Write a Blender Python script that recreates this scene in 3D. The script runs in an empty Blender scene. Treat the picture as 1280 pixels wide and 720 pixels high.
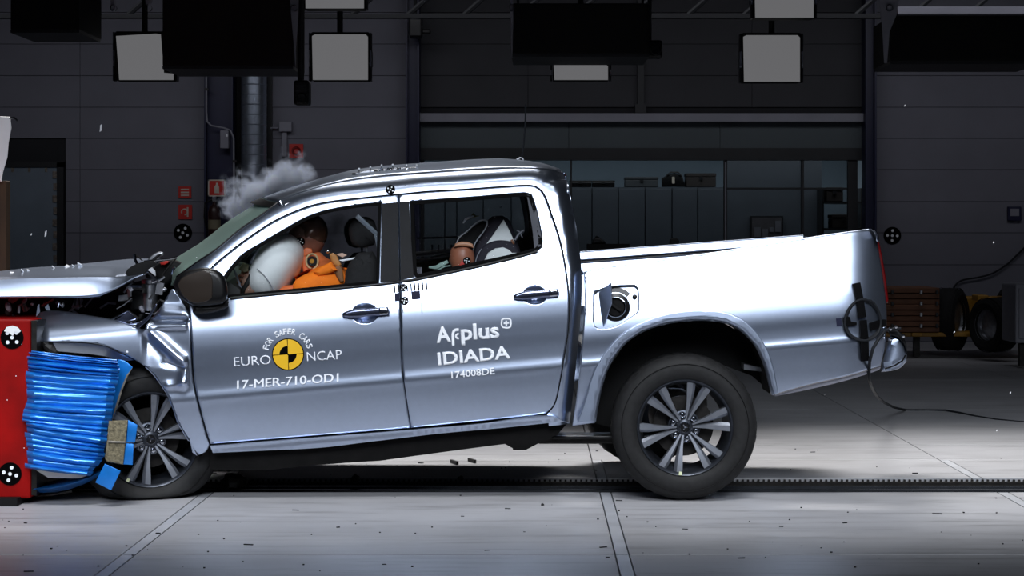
import bpy, bmesh, math, random
import numpy as np
from mathutils import Vector, Matrix, Euler
from mathutils.geometry import delaunay_2d_cdt, tessellate_polygon

random.seed(7)
scene = bpy.context.scene
C = scene.collection
PI = math.pi

# ------------------------------------------------------------------ camera
CAM_D, CAM_Z, F = 10.0, 1.40, 2380.0
cam = bpy.data.cameras.new('camera')
cam_o = bpy.data.objects.new('camera', cam)
C.objects.link(cam_o)
cam_o.location = (0, -CAM_D, CAM_Z)
cam_o.rotation_euler = (PI / 2, 0, 0)
cam.sensor_width = 36
cam.lens = F / 1280 * 36
cam.shift_x = -30 / 1280
cam.shift_y = -66 / 1280
cam.clip_end = 200
scene.camera = cam_o

# ------------------------------------------------------------------ world, lights, exposure
scene.view_settings.view_transform = 'Standard'
scene.view_settings.look = 'None'
scene.view_settings.exposure = 0.0
scene.view_settings.gamma = 1.0
w = bpy.data.worlds.new('world')
scene.world = w
w.use_nodes = True
w.node_tree.nodes['Background'].inputs[0].default_value = (0.42, 0.55, 0.95, 1)
w.node_tree.nodes['Background'].inputs[1].default_value = 0.028


def area(name, loc, target, sx, sy, power, spread=180, col=(1, 1, 1)):
    l = bpy.data.lights.new(name, 'AREA')
    l.shape = 'RECTANGLE'
    l.size, l.size_y = sx, sy
    l.energy = power
    l.color = col
    l.spread = math.radians(spread)
    o = bpy.data.objects.new(name, l)
    C.objects.link(o)
    o.location = loc
    d = Vector(target) - Vector(loc)
    o.rotation_euler = d.to_track_quat('-Z', 'Y').to_euler()
    return o


area('rear_light_rack', (-0.2, 4.6, 6.6), (0.0, 1.6, 0), 10.0, 1.0, 135, 38, (1.0, 0.98, 0.95))
area('overhead_light_rack', (0.0, -2.4, 5.4), (0.0, -0.3, 0), 9.0, 1.0, 34, 26, (0.95, 0.97, 1.0))
area('front_light_rack', (0.8, -5.4, 4.0), (0.6, 0.2, 0.9), 13.0, 2.8, 104, 38, (0.86, 0.92, 1.0))
area('hall_fill', (0.0, 10.0, 5.0), (0.0, 14.5, 1.0), 16.0, 1.0, 55, 110, (0.9, 0.92, 1.0))  # added fill that brightens the lower back wall, no fitting seen
area('office_fill', (0.6, 15.45, 2.85), (0.6, 16.6, 0.6), 9.0, 0.4, 40, 150, (0.92, 0.97, 1.0))  # added fill inside the store room so the lockers show, no fitting seen

# ------------------------------------------------------------------ helpers


def lin(c):
    r = []
    for v in c:
        v = v / 255
        r.append(v / 12.92 if v <= 0.04045 else ((v + 0.055) / 1.055) ** 2.4)
    return r


def P(px, py, y):
    """photo pixel on the vertical plane at depth y -> world point"""
    k = (CAM_D + y) / F
    return Vector(((px - 670) * k, y, CAM_Z - (py - 294) * k))


def mat(name, rgb, rough=0.5, metal=0.0, var=0.12, scale=8.0, bump=0.0, coat=0.0, spec=0.5, stretch=None):
    m = bpy.data.materials.new(name)
    m.use_nodes = True
    nt = m.node_tree
    b = nt.nodes['Principled BSDF']
    c = lin(rgb)
    tc = nt.nodes.new('ShaderNodeTexCoord')
    mp = nt.nodes.new('ShaderNodeMapping')
    if stretch:
        mp.inputs['Scale'].default_value = stretch
    nz = nt.nodes.new('ShaderNodeTexNoise')
    nz.inputs['Scale'].default_value = scale
    nz.inputs['Detail'].default_value = 5
    nt.links.new(tc.outputs['Object'], mp.inputs['Vector'])
    nt.links.new(mp.outputs['Vector'], nz.inputs['Vector'])
    rp = nt.nodes.new('ShaderNodeValToRGB')
    rp.color_ramp.elements[0].position = 0.3
    rp.color_ramp.elements[1].position = 0.7
    rp.color_ramp.elements[0].color = [max(0, v * (1 - var)) for v in c] + [1]
    rp.color_ramp.elements[1].color = [min(1, v * (1 + var)) for v in c] + [1]
    nt.links.new(nz.outputs['Fac'], rp.inputs['Fac'])
    nt.links.new(rp.outputs['Color'], b.inputs['Base Color'])
    b.inputs['Roughness'].default_value = rough
    b.inputs['Metallic'].default_value = metal
    b.inputs['Coat Weight'].default_value = coat
    b.inputs['Coat Roughness'].default_value = 0.08
    b.inputs['Specular IOR Level'].default_value = spec
    if bump:
        bp = nt.nodes.new('ShaderNodeBump')
        bp.inputs['Strength'].default_value = bump
        bp.inputs['Distance'].default_value = 0.01
        nt.links.new(nz.outputs['Fac'], bp.inputs['Height'])
        nt.links.new(bp.outputs['Normal'], b.inputs['Normal'])
    return m


def emis(name, rgb, strength):
    m = bpy.data.materials.new(name)
    m.use_nodes = True
    b = m.node_tree.nodes['Principled BSDF']
    b.inputs['Base Color'].default_value = (0.02, 0.02, 0.02, 1)
    b.inputs['Emission Color'].default_value = lin(rgb) + [1]
    b.inputs['Emission Strength'].default_value = strength
    return m


def glassmat(name, tint, refl=0.08, rough=0.02, haze=0.0, gain=.45):
    m = bpy.data.materials.new(name)
    m.use_nodes = True
    nt = m.node_tree
    nt.nodes.clear()
    out = nt.nodes.new('ShaderNodeOutputMaterial')
    tr = nt.nodes.new('ShaderNodeBsdfTransparent')
    tr.inputs[0].default_value = lin(tint) + [1]
    gl = nt.nodes.new('ShaderNodeBsdfGlossy')
    gl.inputs['Roughness'].default_value = rough
    lw = nt.nodes.new('ShaderNodeLayerWeight')
    lw.inputs[0].default_value = 0.35
    mx = nt.nodes.new('ShaderNodeMixShader')
    mt = nt.nodes.new('ShaderNodeMath')
    mt.operation = 'MULTIPLY_ADD'
    mt.inputs[1].default_value = gain
    mt.inputs[2].default_value = refl * 0.4
    nt.links.new(lw.outputs['Fresnel'], mt.inputs[0])
    nt.links.new(mt.outputs[0], mx.inputs[0])
    nt.links.new(tr.outputs[0], mx.inputs[1])
    nt.links.new(gl.outputs[0], mx.inputs[2])
    last = mx
    if haze:
        df = nt.nodes.new('ShaderNodeBsdfDiffuse')
        df.inputs[0].default_value = lin(tint) + [1]
        m2 = nt.nodes.new('ShaderNodeMixShader')
        m2.inputs[0].default_value = haze
        nt.links.new(mx.outputs[0], m2.inputs[1])
        nt.links.new(df.outputs[0], m2.inputs[2])
        last = m2
    nt.links.new(last.outputs[0], out.inputs[0])
    return m


PAINT = mat('silver_blue_paint', (182, 194, 216), 0.285, 0.97, 0.02, 40, coat=0.5)
PAINT_MATTE = mat('silver_wheel_arch_paint', (172, 184, 206), 0.36, 0.9, 0.02, 40)
BLACKTRIM = mat('black_trim', (11, 11, 13), 0.36, 0.0, 0.2, 12, coat=0.08, spec=.3)
SEAL = mat('window_seal_rubber', (9, 9, 10), 0.75, 0.0, 0.2, 12, spec=.06)
BLACKMATTE = mat('black_matte', (7, 7, 8), 0.7, 0.0, 0.3, 10, spec=0.25)
PILLAR = mat('satin_pillar_film', (17, 18, 22), 0.5, 0.0, 0.25, 9, coat=0.0, spec=.12)
RUBBER = mat('tyre_rubber', (27, 27, 28), 0.66, 0.0, 0.3, 30, bump=0.15, spec=0.3)
RUBBER_DARK = mat('old_tyre_rubber', (24, 24, 25), 0.8, 0.0, 0.25, 30, spec=0.2)
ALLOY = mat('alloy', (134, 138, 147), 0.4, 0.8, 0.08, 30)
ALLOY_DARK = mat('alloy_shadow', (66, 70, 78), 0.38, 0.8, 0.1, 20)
CHROME = mat('chrome', (225, 228, 235), 0.12, 1.0, 0.03, 20)
STEEL = mat('scratched_steel', (150, 152, 158), 0.35, 0.9, 0.25, 25, bump=0.1)
IRON = mat('dark_iron', (40, 38, 37), 0.5, 0.7, 0.4, 18, bump=0.2)
PLASTIC = mat('dark_plastic', (18, 17, 17), 0.55, 0.0, 0.25, 14)
SEATCLOTH = mat('seat_cloth', (26, 25, 27), 0.85, 0.0, 0.2, 60, bump=0.2)
WHITE = mat('white_print', (238, 241, 246), 0.55, 0.0, 0.02, 8)
BLACKPRINT = mat('black_print', (5, 5, 6), 0.7, 0.0, 0.1, 8, spec=.03)
YELLOWPRINT = mat('yellow_print', (230, 180, 10), 0.5, 0.0, 0.04, 8)
REDPAINT = mat('red_barrier_paint', (142, 4, 3), 0.7, 0.0, 0.25, 5, bump=0.05, spec=.15)
BLUEFOIL = mat('blue_aluminium_cladding', (24, 124, 214), 0.3, 0.35, 0.12, 12, bump=0.15, coat=0.3)
BLUEEDGE = mat('bare_honeycomb_edge', (120, 116, 108), 0.6, 0.3, 0.35, 40, bump=0.5)
GLUE = mat('dirty_glue_honeycomb', (116, 108, 86), 0.8, 0.1, 0.5, 60, bump=0.8)
ORANGE = mat('orange_shirt_cloth', (255, 124, 8), 0.8, 0.0, 0.08, 30, bump=0.25)
SKIN = mat('dummy_vinyl_skin', (160, 100, 76), 0.42, 0.0, 0.18, 12)
SKINORANGE = mat('dummy_orange_vinyl', (214, 110, 62), 0.45, 0.0, 0.12, 12)
HEADVINYL = mat('dummy_head_vinyl', (124, 78, 62), 0.4, 0.0, 0.2, 10)
AIRBAG = mat('airbag_cloth', (236, 238, 238), 0.8, 0.0, 0.03, 20, bump=0.1)
REDLENS = mat('red_lens', (84, 3, 5), 0.25, 0.0, 0.1, 30, coat=0.2)
GLASS = glassmat('side_glass', (244, 247, 248), 0.0, gain=.003)
WGLASS = glassmat('windscreen_glass', (188, 216, 204), 0.12, 0.05, haze=0.28)
OFFICEGLASS = glassmat('office_glass', (205, 208, 210), 0.0, gain=.03)
CABLE = mat('grey_cable_sheath', (30, 32, 36), 0.6, 0.0, 0.1, 10, spec=.15)
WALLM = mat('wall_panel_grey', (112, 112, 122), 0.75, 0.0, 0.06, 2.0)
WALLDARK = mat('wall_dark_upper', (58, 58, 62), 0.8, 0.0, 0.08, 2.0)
BACKING = mat('wall_joint_dark', (34, 34, 38), 0.9, 0.0, 0.1, 2.0)
BLUECOL = mat('navy_column_paint', (17, 20, 56), 0.45, 0.0, 0.12, 3)
BLACKBOX = mat('black_housing', (9, 9, 10), 0.65, 0.0, 0.2, 3, spec=0.25)
GLOWBLACK = mat('glow_tinted_housing', (24, 14, 15), 0.7, 0.0, 0.2, 3, spec=0.25)  # reddish lens glow beside the lamp put into the black
GREYFRAME = mat('grey_beam_paint', (130, 130, 140), 0.6, 0.0, 0.08, 3)
DARKFRAME = mat('dark_frame', (30, 31, 34), 0.5, 0.2, 0.15, 5)
LOCKER = mat('blue_grey_locker', (76, 82, 90), 0.5, 0.1, 0.06, 3)
ROOMWALL = mat('office_wall_pale', (160, 180, 196), 0.8, 0.0, 0.04, 2)
DOORGREY = mat('grey_door_panel', (110, 122, 134), 0.55, 0.2, 0.08, 3)
RUST = mat('worn_edge_steel', (120, 112, 104), 0.6, 0.4, 0.5, 25)
WOOD = mat('raw_post_timber', (62, 42, 22), 0.75, 0.0, 0.25, 6, stretch=(6, 6, 1))
CRATEWOOD = mat('brown_crate_timber', (92, 58, 38), 0.75, 0.0, 0.25, 7, stretch=(1, 6, 6))
YELLOW = mat('yellow_machine_paint', (140, 100, 10), 0.5, 0.0, 0.2, 6)
LAMPFACE = emis('lamp_diffuser', (100, 100, 102), 1.0)
REDSIGN = mat('red_sign', (196, 40, 28), 0.5, 0.0, 0.06, 8)
SIGNWHITE = mat('sign_print', (200, 190, 176), 0.5, 0.0, 0.05, 8)
WHITEBOARD = mat('white_board', (246, 246, 246), 0.6, 0.0, 0.03, 8)
DUCT = mat('spiral_duct_zinc', (176, 186, 200), 0.3, 0.85, 0.12, 12)
RAILSTEEL = mat('polished_rail', (130, 134, 142), 0.25, 0.95, 0.2, 18)


def thing(name, label, cat, loc=(0, 0, 0), group=None):
    o = bpy.data.objects.new(name, None)
    C.objects.link(o)
    o.empty_display_size = 0.1
    o.location = loc
    return tag(o, label, cat, group)


def tag(o, label, cat, group=None):
    o['label'] = label
    o['category'] = cat
    if group:
        o['group'] = group
    return o


def link(name, me, m, parent=None, kind=None, label=None):
    o = bpy.data.objects.new(name, me)
    C.objects.link(o)
    if m is not None and not me.materials:
        me.materials.append(m)
    if parent is not None:
        o.parent = parent
        o.matrix_parent_inverse = world_of(parent).inverted()
    if kind:
        o['kind'] = kind
    if label:
        o['label'] = label
    return o


def world_of(o):
    m = Matrix.LocRotScale(o.location, o.rotation_euler, o.scale)
    if o.parent:
        m = world_of(o.parent) @ o.matrix_parent_inverse @ m
    return m


class MB:
    def __init__(s):
        s.v, s.f = [], []

    def add(s, vs, fs):
        n = len(s.v)
        s.v += [tuple(p) for p in vs]
        s.f += [tuple(i + n for i in q) for q in fs]
        return s

    def box(s, c, d, rot=None):
        R = Euler(rot).to_matrix() if rot else Matrix.Identity(3)
        c = Vector(c)
        vs = [c + R @ Vector((x * d[0] / 2, y * d[1] / 2, z * d[2] / 2)) for x in (-1, 1) for y in (-1, 1) for z in (-1, 1)]
        return s.add(vs, [(0, 1, 3, 2), (4, 6, 7, 5), (0, 4, 5, 1), (2, 3, 7, 6), (0, 2, 6, 4), (1, 5, 7, 3)])

    def pbox(s, x0, y0, x1, y1, yf, th):
        """box whose front face is the photo rectangle at depth yf"""
        a, b = P(x0, y1, yf), P(x1, y0, yf)
        return s.box(((a.x + b.x) / 2, yf + th / 2, (a.z + b.z) / 2), (abs(b.x - a.x), th, abs(b.z - a.z)))

    def tube(s, pts, r, n=8, cap=True):
        pts = [Vector(p) for p in pts]
        rs = r if isinstance(r, (list, tuple)) else [r] * len(pts)
        t0 = (pts[1] - pts[0]).normalized()
        u = t0.orthogonal().normalized()
        rings = []
        for i, p in enumerate(pts):
            t = (pts[min(i + 1, len(pts) - 1)] - pts[max(i - 1, 0)]).normalized()
            u = (u - t * u.dot(t))
            u = u.normalized() if u.length > 1e-6 else t.orthogonal().normalized()
            v = t.cross(u)
            rings.append([p + (u * math.cos(a) + v * math.sin(a)) * rs[i] for a in [2 * PI * k / n for k in range(n)]])
        vs = [q for ring in rings for q in ring]
        fs = []
        for i in range(len(pts) - 1):
            for k in range(n):
                k2 = (k + 1) % n
                fs.append((i * n + k, i * n + k2, (i + 1) * n + k2, (i + 1) * n + k))
        if cap:
            fs.append(tuple(range(n))[::-1])
            fs.append(tuple((len(pts) - 1) * n + k for k in range(n)))
        return s.add(vs, fs)

    def lathe(s, prof, c, axis='y', n=48, mod=None, close=False):
        """prof: (radius, along axis); revolved about the axis through c"""
        c = Vector(c)
        vs, fs = [], []
        for i, (r, h) in enumerate(prof):
            for k in range(n):
                a = 2 * PI * k / n
                rr = r + (mod(i, k) if mod else 0)
                if axis == 'y':
                    p = Vector((math.cos(a) * rr, h, math.sin(a) * rr))
                elif axis == 'z':
                    p = Vector((math.cos(a) * rr, math.sin(a) * rr, h))
                else:
                    p = Vector((h, math.cos(a) * rr, math.sin(a) * rr))
                vs.append(c + p)
        m = len(prof)
        for i in range(m if close else m - 1):
            j = (i + 1) % m
            for k in range(n):
                k2 = (k + 1) % n
                fs.append((i * n + k, i * n + k2, j * n + k2, j * n + k))
        return s.add(vs, fs)

    def disc(s, c, r, n=24, y=0.0):
        c = Vector(c)
        vs = [c + Vector((math.cos(2 * PI * k / n) * r, y, math.sin(2 * PI * k / n) * r)) for k in range(n)]
        return s.add(vs, [tuple(range(n))])

    def prism(s, poly, y0, y1, tilt=None):
        """photo outline at depth y0 pushed straight back to y1 (same x, z)"""
        a = [P(x, y, y0) for x, y in poly]
        b = [Vector((p.x, y1, p.z)) for p in a]
        if tilt:
            b = [Vector((p.x + tilt[0] * (y1 - y0), y1, p.z + tilt[1] * (y1 - y0))) for p in a]
        n = len(a)
        tri = tessellate_polygon([[Vector((p.x, p.z, 0)) for p in a]])
        fs = [tuple(t) for t in tri] + [tuple(i + n for i in t)[::-1] for t in tri]
        fs += [(i, (i + 1) % n, (i + 1) % n + n, i + n) for i in range(n)]
        return s.add(a + b, fs)

    def grid(s, rows):
        n = len(rows[0])
        vs = [p for r in rows for p in r]
        fs = [(i * n + j, i * n + j + 1, (i + 1) * n + j + 1, (i + 1) * n + j) for i in range(len(rows) - 1) for j in range(n - 1)]
        return s.add(vs, fs)

    def ball(s, c, r, nu=20, nv=12, rot=None, fn=None):
        c = Vector(c)
        R = Euler(rot).to_matrix() if rot else Matrix.Identity(3)
        r = Vector(r) if not isinstance(r, (int, float)) else Vector((r, r, r))
        rows = []
        for i in range(nv + 1):
            th = PI * i / nv
            row = []
            for j in range(nu + 1):
                ph = 2 * PI * j / nu
                d = Vector((math.sin(th) * math.cos(ph), math.sin(th) * math.sin(ph), math.cos(th)))
                k = fn(d) if fn else 1.0
                row.append(c + R @ Vector((d.x * r.x * k, d.y * r.y * k, d.z * r.z * k)))
            rows.append(row)
        return s.grid(rows)

    def mesh(s, name, smooth=False, angle=40):
        me = bpy.data.meshes.new(name)
        me.from_pydata(s.v, [], s.f)
        bm = bmesh.new()
        bm.from_mesh(me)
        bmesh.ops.remove_doubles(bm, verts=bm.verts, dist=1e-5)
        bmesh.ops.recalc_face_normals(bm, faces=bm.faces)
        if smooth:
            ca = math.radians(angle)
            for f in bm.faces:
                f.smooth = True
            for e in bm.edges:
                if len(e.link_faces) == 2 and e.calc_face_angle(0) > ca:
                    e.smooth = False
        bm.to_mesh(me)
        bm.free()
        me.update()
        return me

    def build(s, name, m, parent=None, smooth=False, kind=None, label=None, bevel=0):
        o = link(name, s.mesh(name, smooth), m, parent, kind, label)
        if bevel:
            b = o.modifiers.new('bevel', 'BEVEL')
            b.width = bevel
            b.segments = 2
            b.limit_method = 'ANGLE'
            b.harden_normals = False
        return o


def catmull(pts, closed=True, step=5.0, corner=38):
    """resample a polyline, rounding soft bends and keeping sharp corners"""
    pts = [np.array(p, float) for p in pts]
    n = len(pts)
    out = []
    rng = range(n if closed else n - 1)

    def sharp(i):
        if not closed and i in (0, n - 1):
            return True
        a, b = pts[i] - pts[i - 1], pts[(i + 1) % n] - pts[i]
        ca = np.dot(a, b) / (np.linalg.norm(a) * np.linalg.norm(b) + 1e-9)
        return math.degrees(math.acos(max(-1, min(1, ca)))) > corner
    for i in rng:
        p1, p2 = pts[i], pts[(i + 1) % n]
        p0 = 2 * p1 - p2 if sharp(i) else pts[i - 1]
        p3 = 2 * p2 - p1 if sharp((i + 1) % n) else pts[(i + 2) % n]
        L = np.linalg.norm(p2 - p1)
        m1 = (p2 - p0) / (np.linalg.norm(p2 - p0) + 1e-9) * L
        m2 = (p3 - p1) / (np.linalg.norm(p3 - p1) + 1e-9) * L
        k = max(1, int(round(L / step)))
        for j in range(k):
            t = j / k
            out.append((2 * t**3 - 3 * t**2 + 1) * p1 + (t**3 - 2 * t**2 + t) * m1 + (-2 * t**3 + 3 * t**2) * p2 + (t**3 - t**2) * m2)
    if not closed:
        out.append(pts[-1])
    return np.array(out)


def polydist(pts, poly, closed=True):
    """distance of points to a polyline, and nearest point"""
    a = poly if closed else poly[:-1]
    b = np.roll(poly, -1, axis=0) if closed else poly[1:]
    d = b - a
    L2 = (d * d).sum(1) + 1e-12
    ap = pts[:, None, :] - a[None]
    t = np.clip((ap * d[None]).sum(2) / L2[None], 0, 1)
    q = a[None] + t[..., None] * d[None]
    dist = np.sqrt(((pts[:, None, :] - q) ** 2).sum(2))
    i = dist.argmin(1)
    r = np.arange(len(pts))
    return dist[r, i], q[r, i]


def inpoly(pts, poly):
    x, y = pts[:, 0], pts[:, 1]
    res = np.zeros(len(pts), bool)
    j = len(poly) - 1
    for i in range(len(poly)):
        xi, yi = poly[i]
        xj, yj = poly[j]
        c = ((yi > y) != (yj > y)) & (x < (xj - xi) * (y - yi) / (yj - yi + 1e-12) + xi)
        res ^= c
        j = i
    return res


def outnormals(poly):
    p = np.roll(poly, 1, 0)
    q = np.roll(poly, -1, 0)
    t = q - p
    t /= np.linalg.norm(t, axis=1)[:, None] + 1e-9
    area2 = (poly[:, 0] * np.roll(poly[:, 1], -1) - np.roll(poly[:, 0], -1) * poly[:, 1]).sum()
    nrm = np.stack([t[:, 1], -t[:, 0]], 1)
    return nrm if area2 > 0 else -nrm


def inset(poly, d):
    poly = np.array(poly, float)
    return poly - outnormals(poly) * d


SX, SZ, WID = -0.06, 0.045, 1.86      # lean and width of the knocked truck


def farside(p):
    dy = (WID - p.y) - p.y
    return Vector((p.x + SX * dy, WID - p.y, p.z + SZ * dy))


def panel(name, outline, D, m, parent, holes=(), gx=9.0, gy=4.0, edge=2.0, lip=0.03, gap=0.6, far=False, smooth_outline=True,
          lift=0.0, tilt=-0.09, step=5.0, label=None, roll=0.006, inner=0.0, holesmooth=True):
    """pressed sheet: photo outline draped over the depth function D(px, py), with rolled, returned edges"""
    loops = []
    o = catmull(outline, True, step) if smooth_outline else np.array(outline, float)
    if gap:
        o = inset(o, gap)
    loops.append(o)
    for h in holes:
        hh = catmull(h, True, step) if holesmooth else np.array(h, float)
        loops.append(hh)
    pts, tagv, outd = [], [], []
    edges = []
    base = []
    for li, lp in enumerate(loops):
        n0 = len(pts)
        nr = outnormals(lp) * (1 if li == 0 else -1)
        for p, q in zip(lp, nr):
            pts.append(p)
            outd.append(q)
            tagv.append(1)
        n = len(lp)
        edges += [(n0 + i, n0 + (i + 1) % n) for i in range(n)]
        base.append((n0, n))
    nb = len(pts)
    allp = np.concatenate(loops)
    lo, hi = allp.min(0), allp.max(0)
    if edge:
        for li, lp in enumerate(loops):
            ins = lp - outnormals(lp) * edge * (1 if li == 0 else -1)
            dd = np.min([polydist(ins, l2)[0] for l2 in loops], axis=0)
            for p, k in zip(ins, dd):
                if k > edge * 0.9:
                    pts.append(p)
                    tagv.append(0)
                    outd.append((0, 0))
    gp = []
    y = lo[1] - 60
    while y < hi[1] + 60:
        x = lo[0]
        while x < hi[0]:
            gp.append((x, y + tilt * (x - (lo[0] + hi[0]) / 2)))
            x += gx
        y += gy
    gp = np.array(gp)
    ok = inpoly(gp, loops[0])
    for h in loops[1:]:
        ok &= ~inpoly(gp, h)
    gp = gp[ok]
    if len(gp):
        dd = np.min([polydist(gp, l2)[0] for l2 in loops], axis=0)
        for p, k in zip(gp, dd):
            if k > max(edge * 1.5, 1.2):
                pts.append(p)
                tagv.append(0)
                outd.append((0, 0))
    # jitter-free triangulation
    V, E, FC, ov, oe, of = delaunay_2d_cdt([Vector((float(p[0]), float(p[1]))) for p in pts], edges, [], 0, 1e-4)
    pv = np.array([(v.x, v.y) for v in V])
    cen = np.array([pv[list(f)].mean(0) for f in FC])
    keep = inpoly(cen, loops[0])
    for h in loops[1:]:
        keep &= ~inpoly(cen, h)
    faces = [tuple(f) for f, k in zip(FC, keep) if k]
    W, N = [], []
    for i, (x, yv) in enumerate(pv):
        src = ov[i][0] if ov[i] else -1
        d0 = D(x, yv) - lift + inner
        e = 0.7
        dx = (P(x + e, yv, D(x + e, yv)) - P(x - e, yv, D(x - e, yv)))
        dy = (P(x, yv + e, D(x, yv + e)) - P(x, yv - e, D(x, yv - e)))
        nn = dy.cross(dx)
        if nn.y > 0:
            nn = -nn
        nn.normalize()
        if edge and 0 <= src < nb:
            d0 += roll
            od = outd[src]
            nn = (nn + Vector((od[0], 0, -od[1])) * 0.9).normalized()
        p = P(x, yv, d0)
        if far:
            p = farside(p)
            nn = Vector((nn.x, -nn.y, nn.z))
        W.append(p)
        N.append(nn)
    # returned edges
    srcmap = {}
    for i in range(len(pv)):
        for sidx in ov[i]:
            srcmap[sidx] = i
    if lip:
        for n0, n in base:
            ids = [srcmap.get(n0 + i) for i in range(n)]
            a0 = len(W)
            for i in range(n):
                p = W[ids[i]]
                od = outd[n0 + i]
                W.append(p.copy())
                N.append(Vector((od[0], 0, -od[1])))
                W.append(Vector((p.x, p.y + (-lip if far else lip), p.z)))
                N.append(Vector((od[0], 0, -od[1])))
            for i in range(n):
                j = (i + 1) % n
                faces.append((a0 + 2 * i, a0 + 2 * j, a0 + 2 * j + 1, a0 + 2 * i + 1))
    # orient faces to their normals
    ff = []
    for f in faces:
        a, b, c = W[f[0]], W[f[1]], W[f[2]]
        g = (b - a).cross(c - a)
        s = sum((N[i] for i in f), Vector())
        ff.append(f if g.dot(s) >= 0 else f[::-1])
    me = bpy.data.meshes.new(name)
    me.from_pydata([tuple(p) for p in W], [], ff)
    for p in me.polygons:
        p.use_smooth = True
    me.update()
    me.normals_split_custom_set_from_vertices([tuple(n.normalized()) for n in N])
    return link(name, me, m, parent, label=label)


def knots(tab):
    xs = np.array([k[0] for k in tab], float)
    ys = np.array([k[1] for k in tab], float)
    n = len(xs)
    h = np.diff(xs)
    dl = np.diff(ys) / h
    mm = np.zeros(n)
    mm[1:-1] = (dl[:-1] * h[1:] + dl[1:] * h[:-1]) / (h[1:] + h[:-1])
    mm[0], mm[-1] = dl[0], dl[-1]

    def fn(x):
        i = int(np.clip(np.searchsorted(xs, x) - 1, 0, n - 2))
        if x < xs[0]:
            return float(ys[0] + mm[0] * (x - xs[0]))
        if x > xs[-1]:
            return float(ys[-1] + mm[-1] * (x - xs[-1]))
        t = (x - xs[i]) / h[i]
        return float((2 * t**3 - 3 * t**2 + 1) * ys[i] + (t**3 - 2 * t**2 + t) * h[i] * mm[i] + (-2 * t**3 + 3 * t**2) * ys[i + 1] + (t**3 - t**2) * h[i] * mm[i + 1])
    return fn


def text_mesh(txt, bold=0.0):
    cu = bpy.data.curves.new('lettering', 'FONT')
    cu.body = txt
    cu.offset = bold
    cu.resolution_u = 3
    o = bpy.data.objects.new('lettering', cu)
    C.objects.link(o)
    dg = bpy.context.evaluated_depsgraph_get()
    dg.update()
    me = bpy.data.meshes.new_from_object(o.evaluated_get(dg))
    bpy.data.objects.remove(o)
    bpy.data.curves.remove(cu)
    return me


def drape(me, fn, D, lift):
    """bend a flat lettering mesh onto the panel: fn maps its x, y to a photo point"""
    bm = bmesh.new()
    bm.from_mesh(me)
    ys = [v.co.y for v in bm.verts]
    for k in range(1, 11):
        bmesh.ops.bisect_plane(bm, geom=list(bm.verts) + list(bm.edges) + list(bm.faces), plane_co=(0, min(ys) + (max(ys) - min(ys)) * (k + .37) / 12, 0), plane_no=(0, 1, 0))
    bmesh.ops.triangulate(bm, faces=bm.faces)
    for v in bm.verts:
        x, y = fn(v.co.x, v.co.y)
        v.co = P(x, y, D(x, y) - lift)
    ex = bmesh.ops.extrude_face_region(bm, geom=list(bm.faces))
    for g in ex['geom']:
        if isinstance(g, bmesh.types.BMVert):
            g.co.y -= 0.0008
    bmesh.ops.recalc_face_normals(bm, faces=bm.faces)
    bm.to_mesh(me)
    bm.free()
    me.update()
    return me


def lettering(txt, a, b, height, D, m, parent, bold=0.0, lift=0.0042, name='lettering'):
    """text whose baseline runs from photo point a to b, capitals height px tall"""
    me = text_mesh(txt, bold)
    xs = [v.co.x for v in me.vertices]
    x0, x1 = min(xs), max(xs)
    cap = 0.70
    ux, uy = (b[0] - a[0]) / (x1 - x0), (b[1] - a[1]) / (x1 - x0)
    L = math.hypot(b[0] - a[0], b[1] - a[1])
    nx, ny = (b[1] - a[1]) / L, -(b[0] - a[0]) / L

    def fn(x, y):
        return a[0] + (x - x0) * ux + nx * y / cap * height, a[1] + (x - x0) * uy + ny * y / cap * height
    return link(name, drape(me, fn, D, lift), m, parent)


def flat(name, poly, D, m, parent, lift=0.002, smooth=False, thick=0.0015):
    """sticker cut to a photo outline, draped on the panel"""
    return panel(name, poly, D, m, parent, gx=7, gy=5, edge=0, lip=thick + lift, gap=0, lift=lift, smooth_outline=smooth, step=3)


def circ(cx, cy, r, n=24, a0=0, a1=2 * PI, ry=None):
    ry = ry or r
    full = abs(a1 - a0 - 2 * PI) < 1e-6
    return [(cx + r * math.cos(a0 + (a1 - a0) * k / (n if full else n - 1)), cy - ry * math.sin(a0 + (a1 - a0) * k / (n if full else n - 1))) for k in range(n)]


def marker(px, py, r, D, parent, dots=4, name='target_marker', top=None, spin=0.5):
    """black round measuring target with white dots"""
    if parent is None:
        o = flat(name, circ(px, py, r), D, BLACKPRINT, None, 0.003)
        tag(o, *top)
    else:
        o = flat(name, circ(px, py, r), D, BLACKPRINT, parent, 0.003)
    mb = MB()
    cs = [(px, py)] + [(px + r * .56 * math.cos(spin + k * PI / 2), py + r * .56 * math.sin(spin + k * PI / 2)) for k in range(4)]
    for cx, cy in cs:
        pts = [P(x, y, D(x, y) - 0.0045) for x, y in circ(cx, cy, r * 0.16, 12)]
        mb.add(pts + [Vector((q.x, q.y + .004, q.z)) for q in pts], [tuple(range(12))] + [(i, (i + 1) % 12, (i + 1) % 12 + 12, i + 12) for i in range(12)])
    mb.build('target_dots', WHITE, o)
    return o


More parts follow.
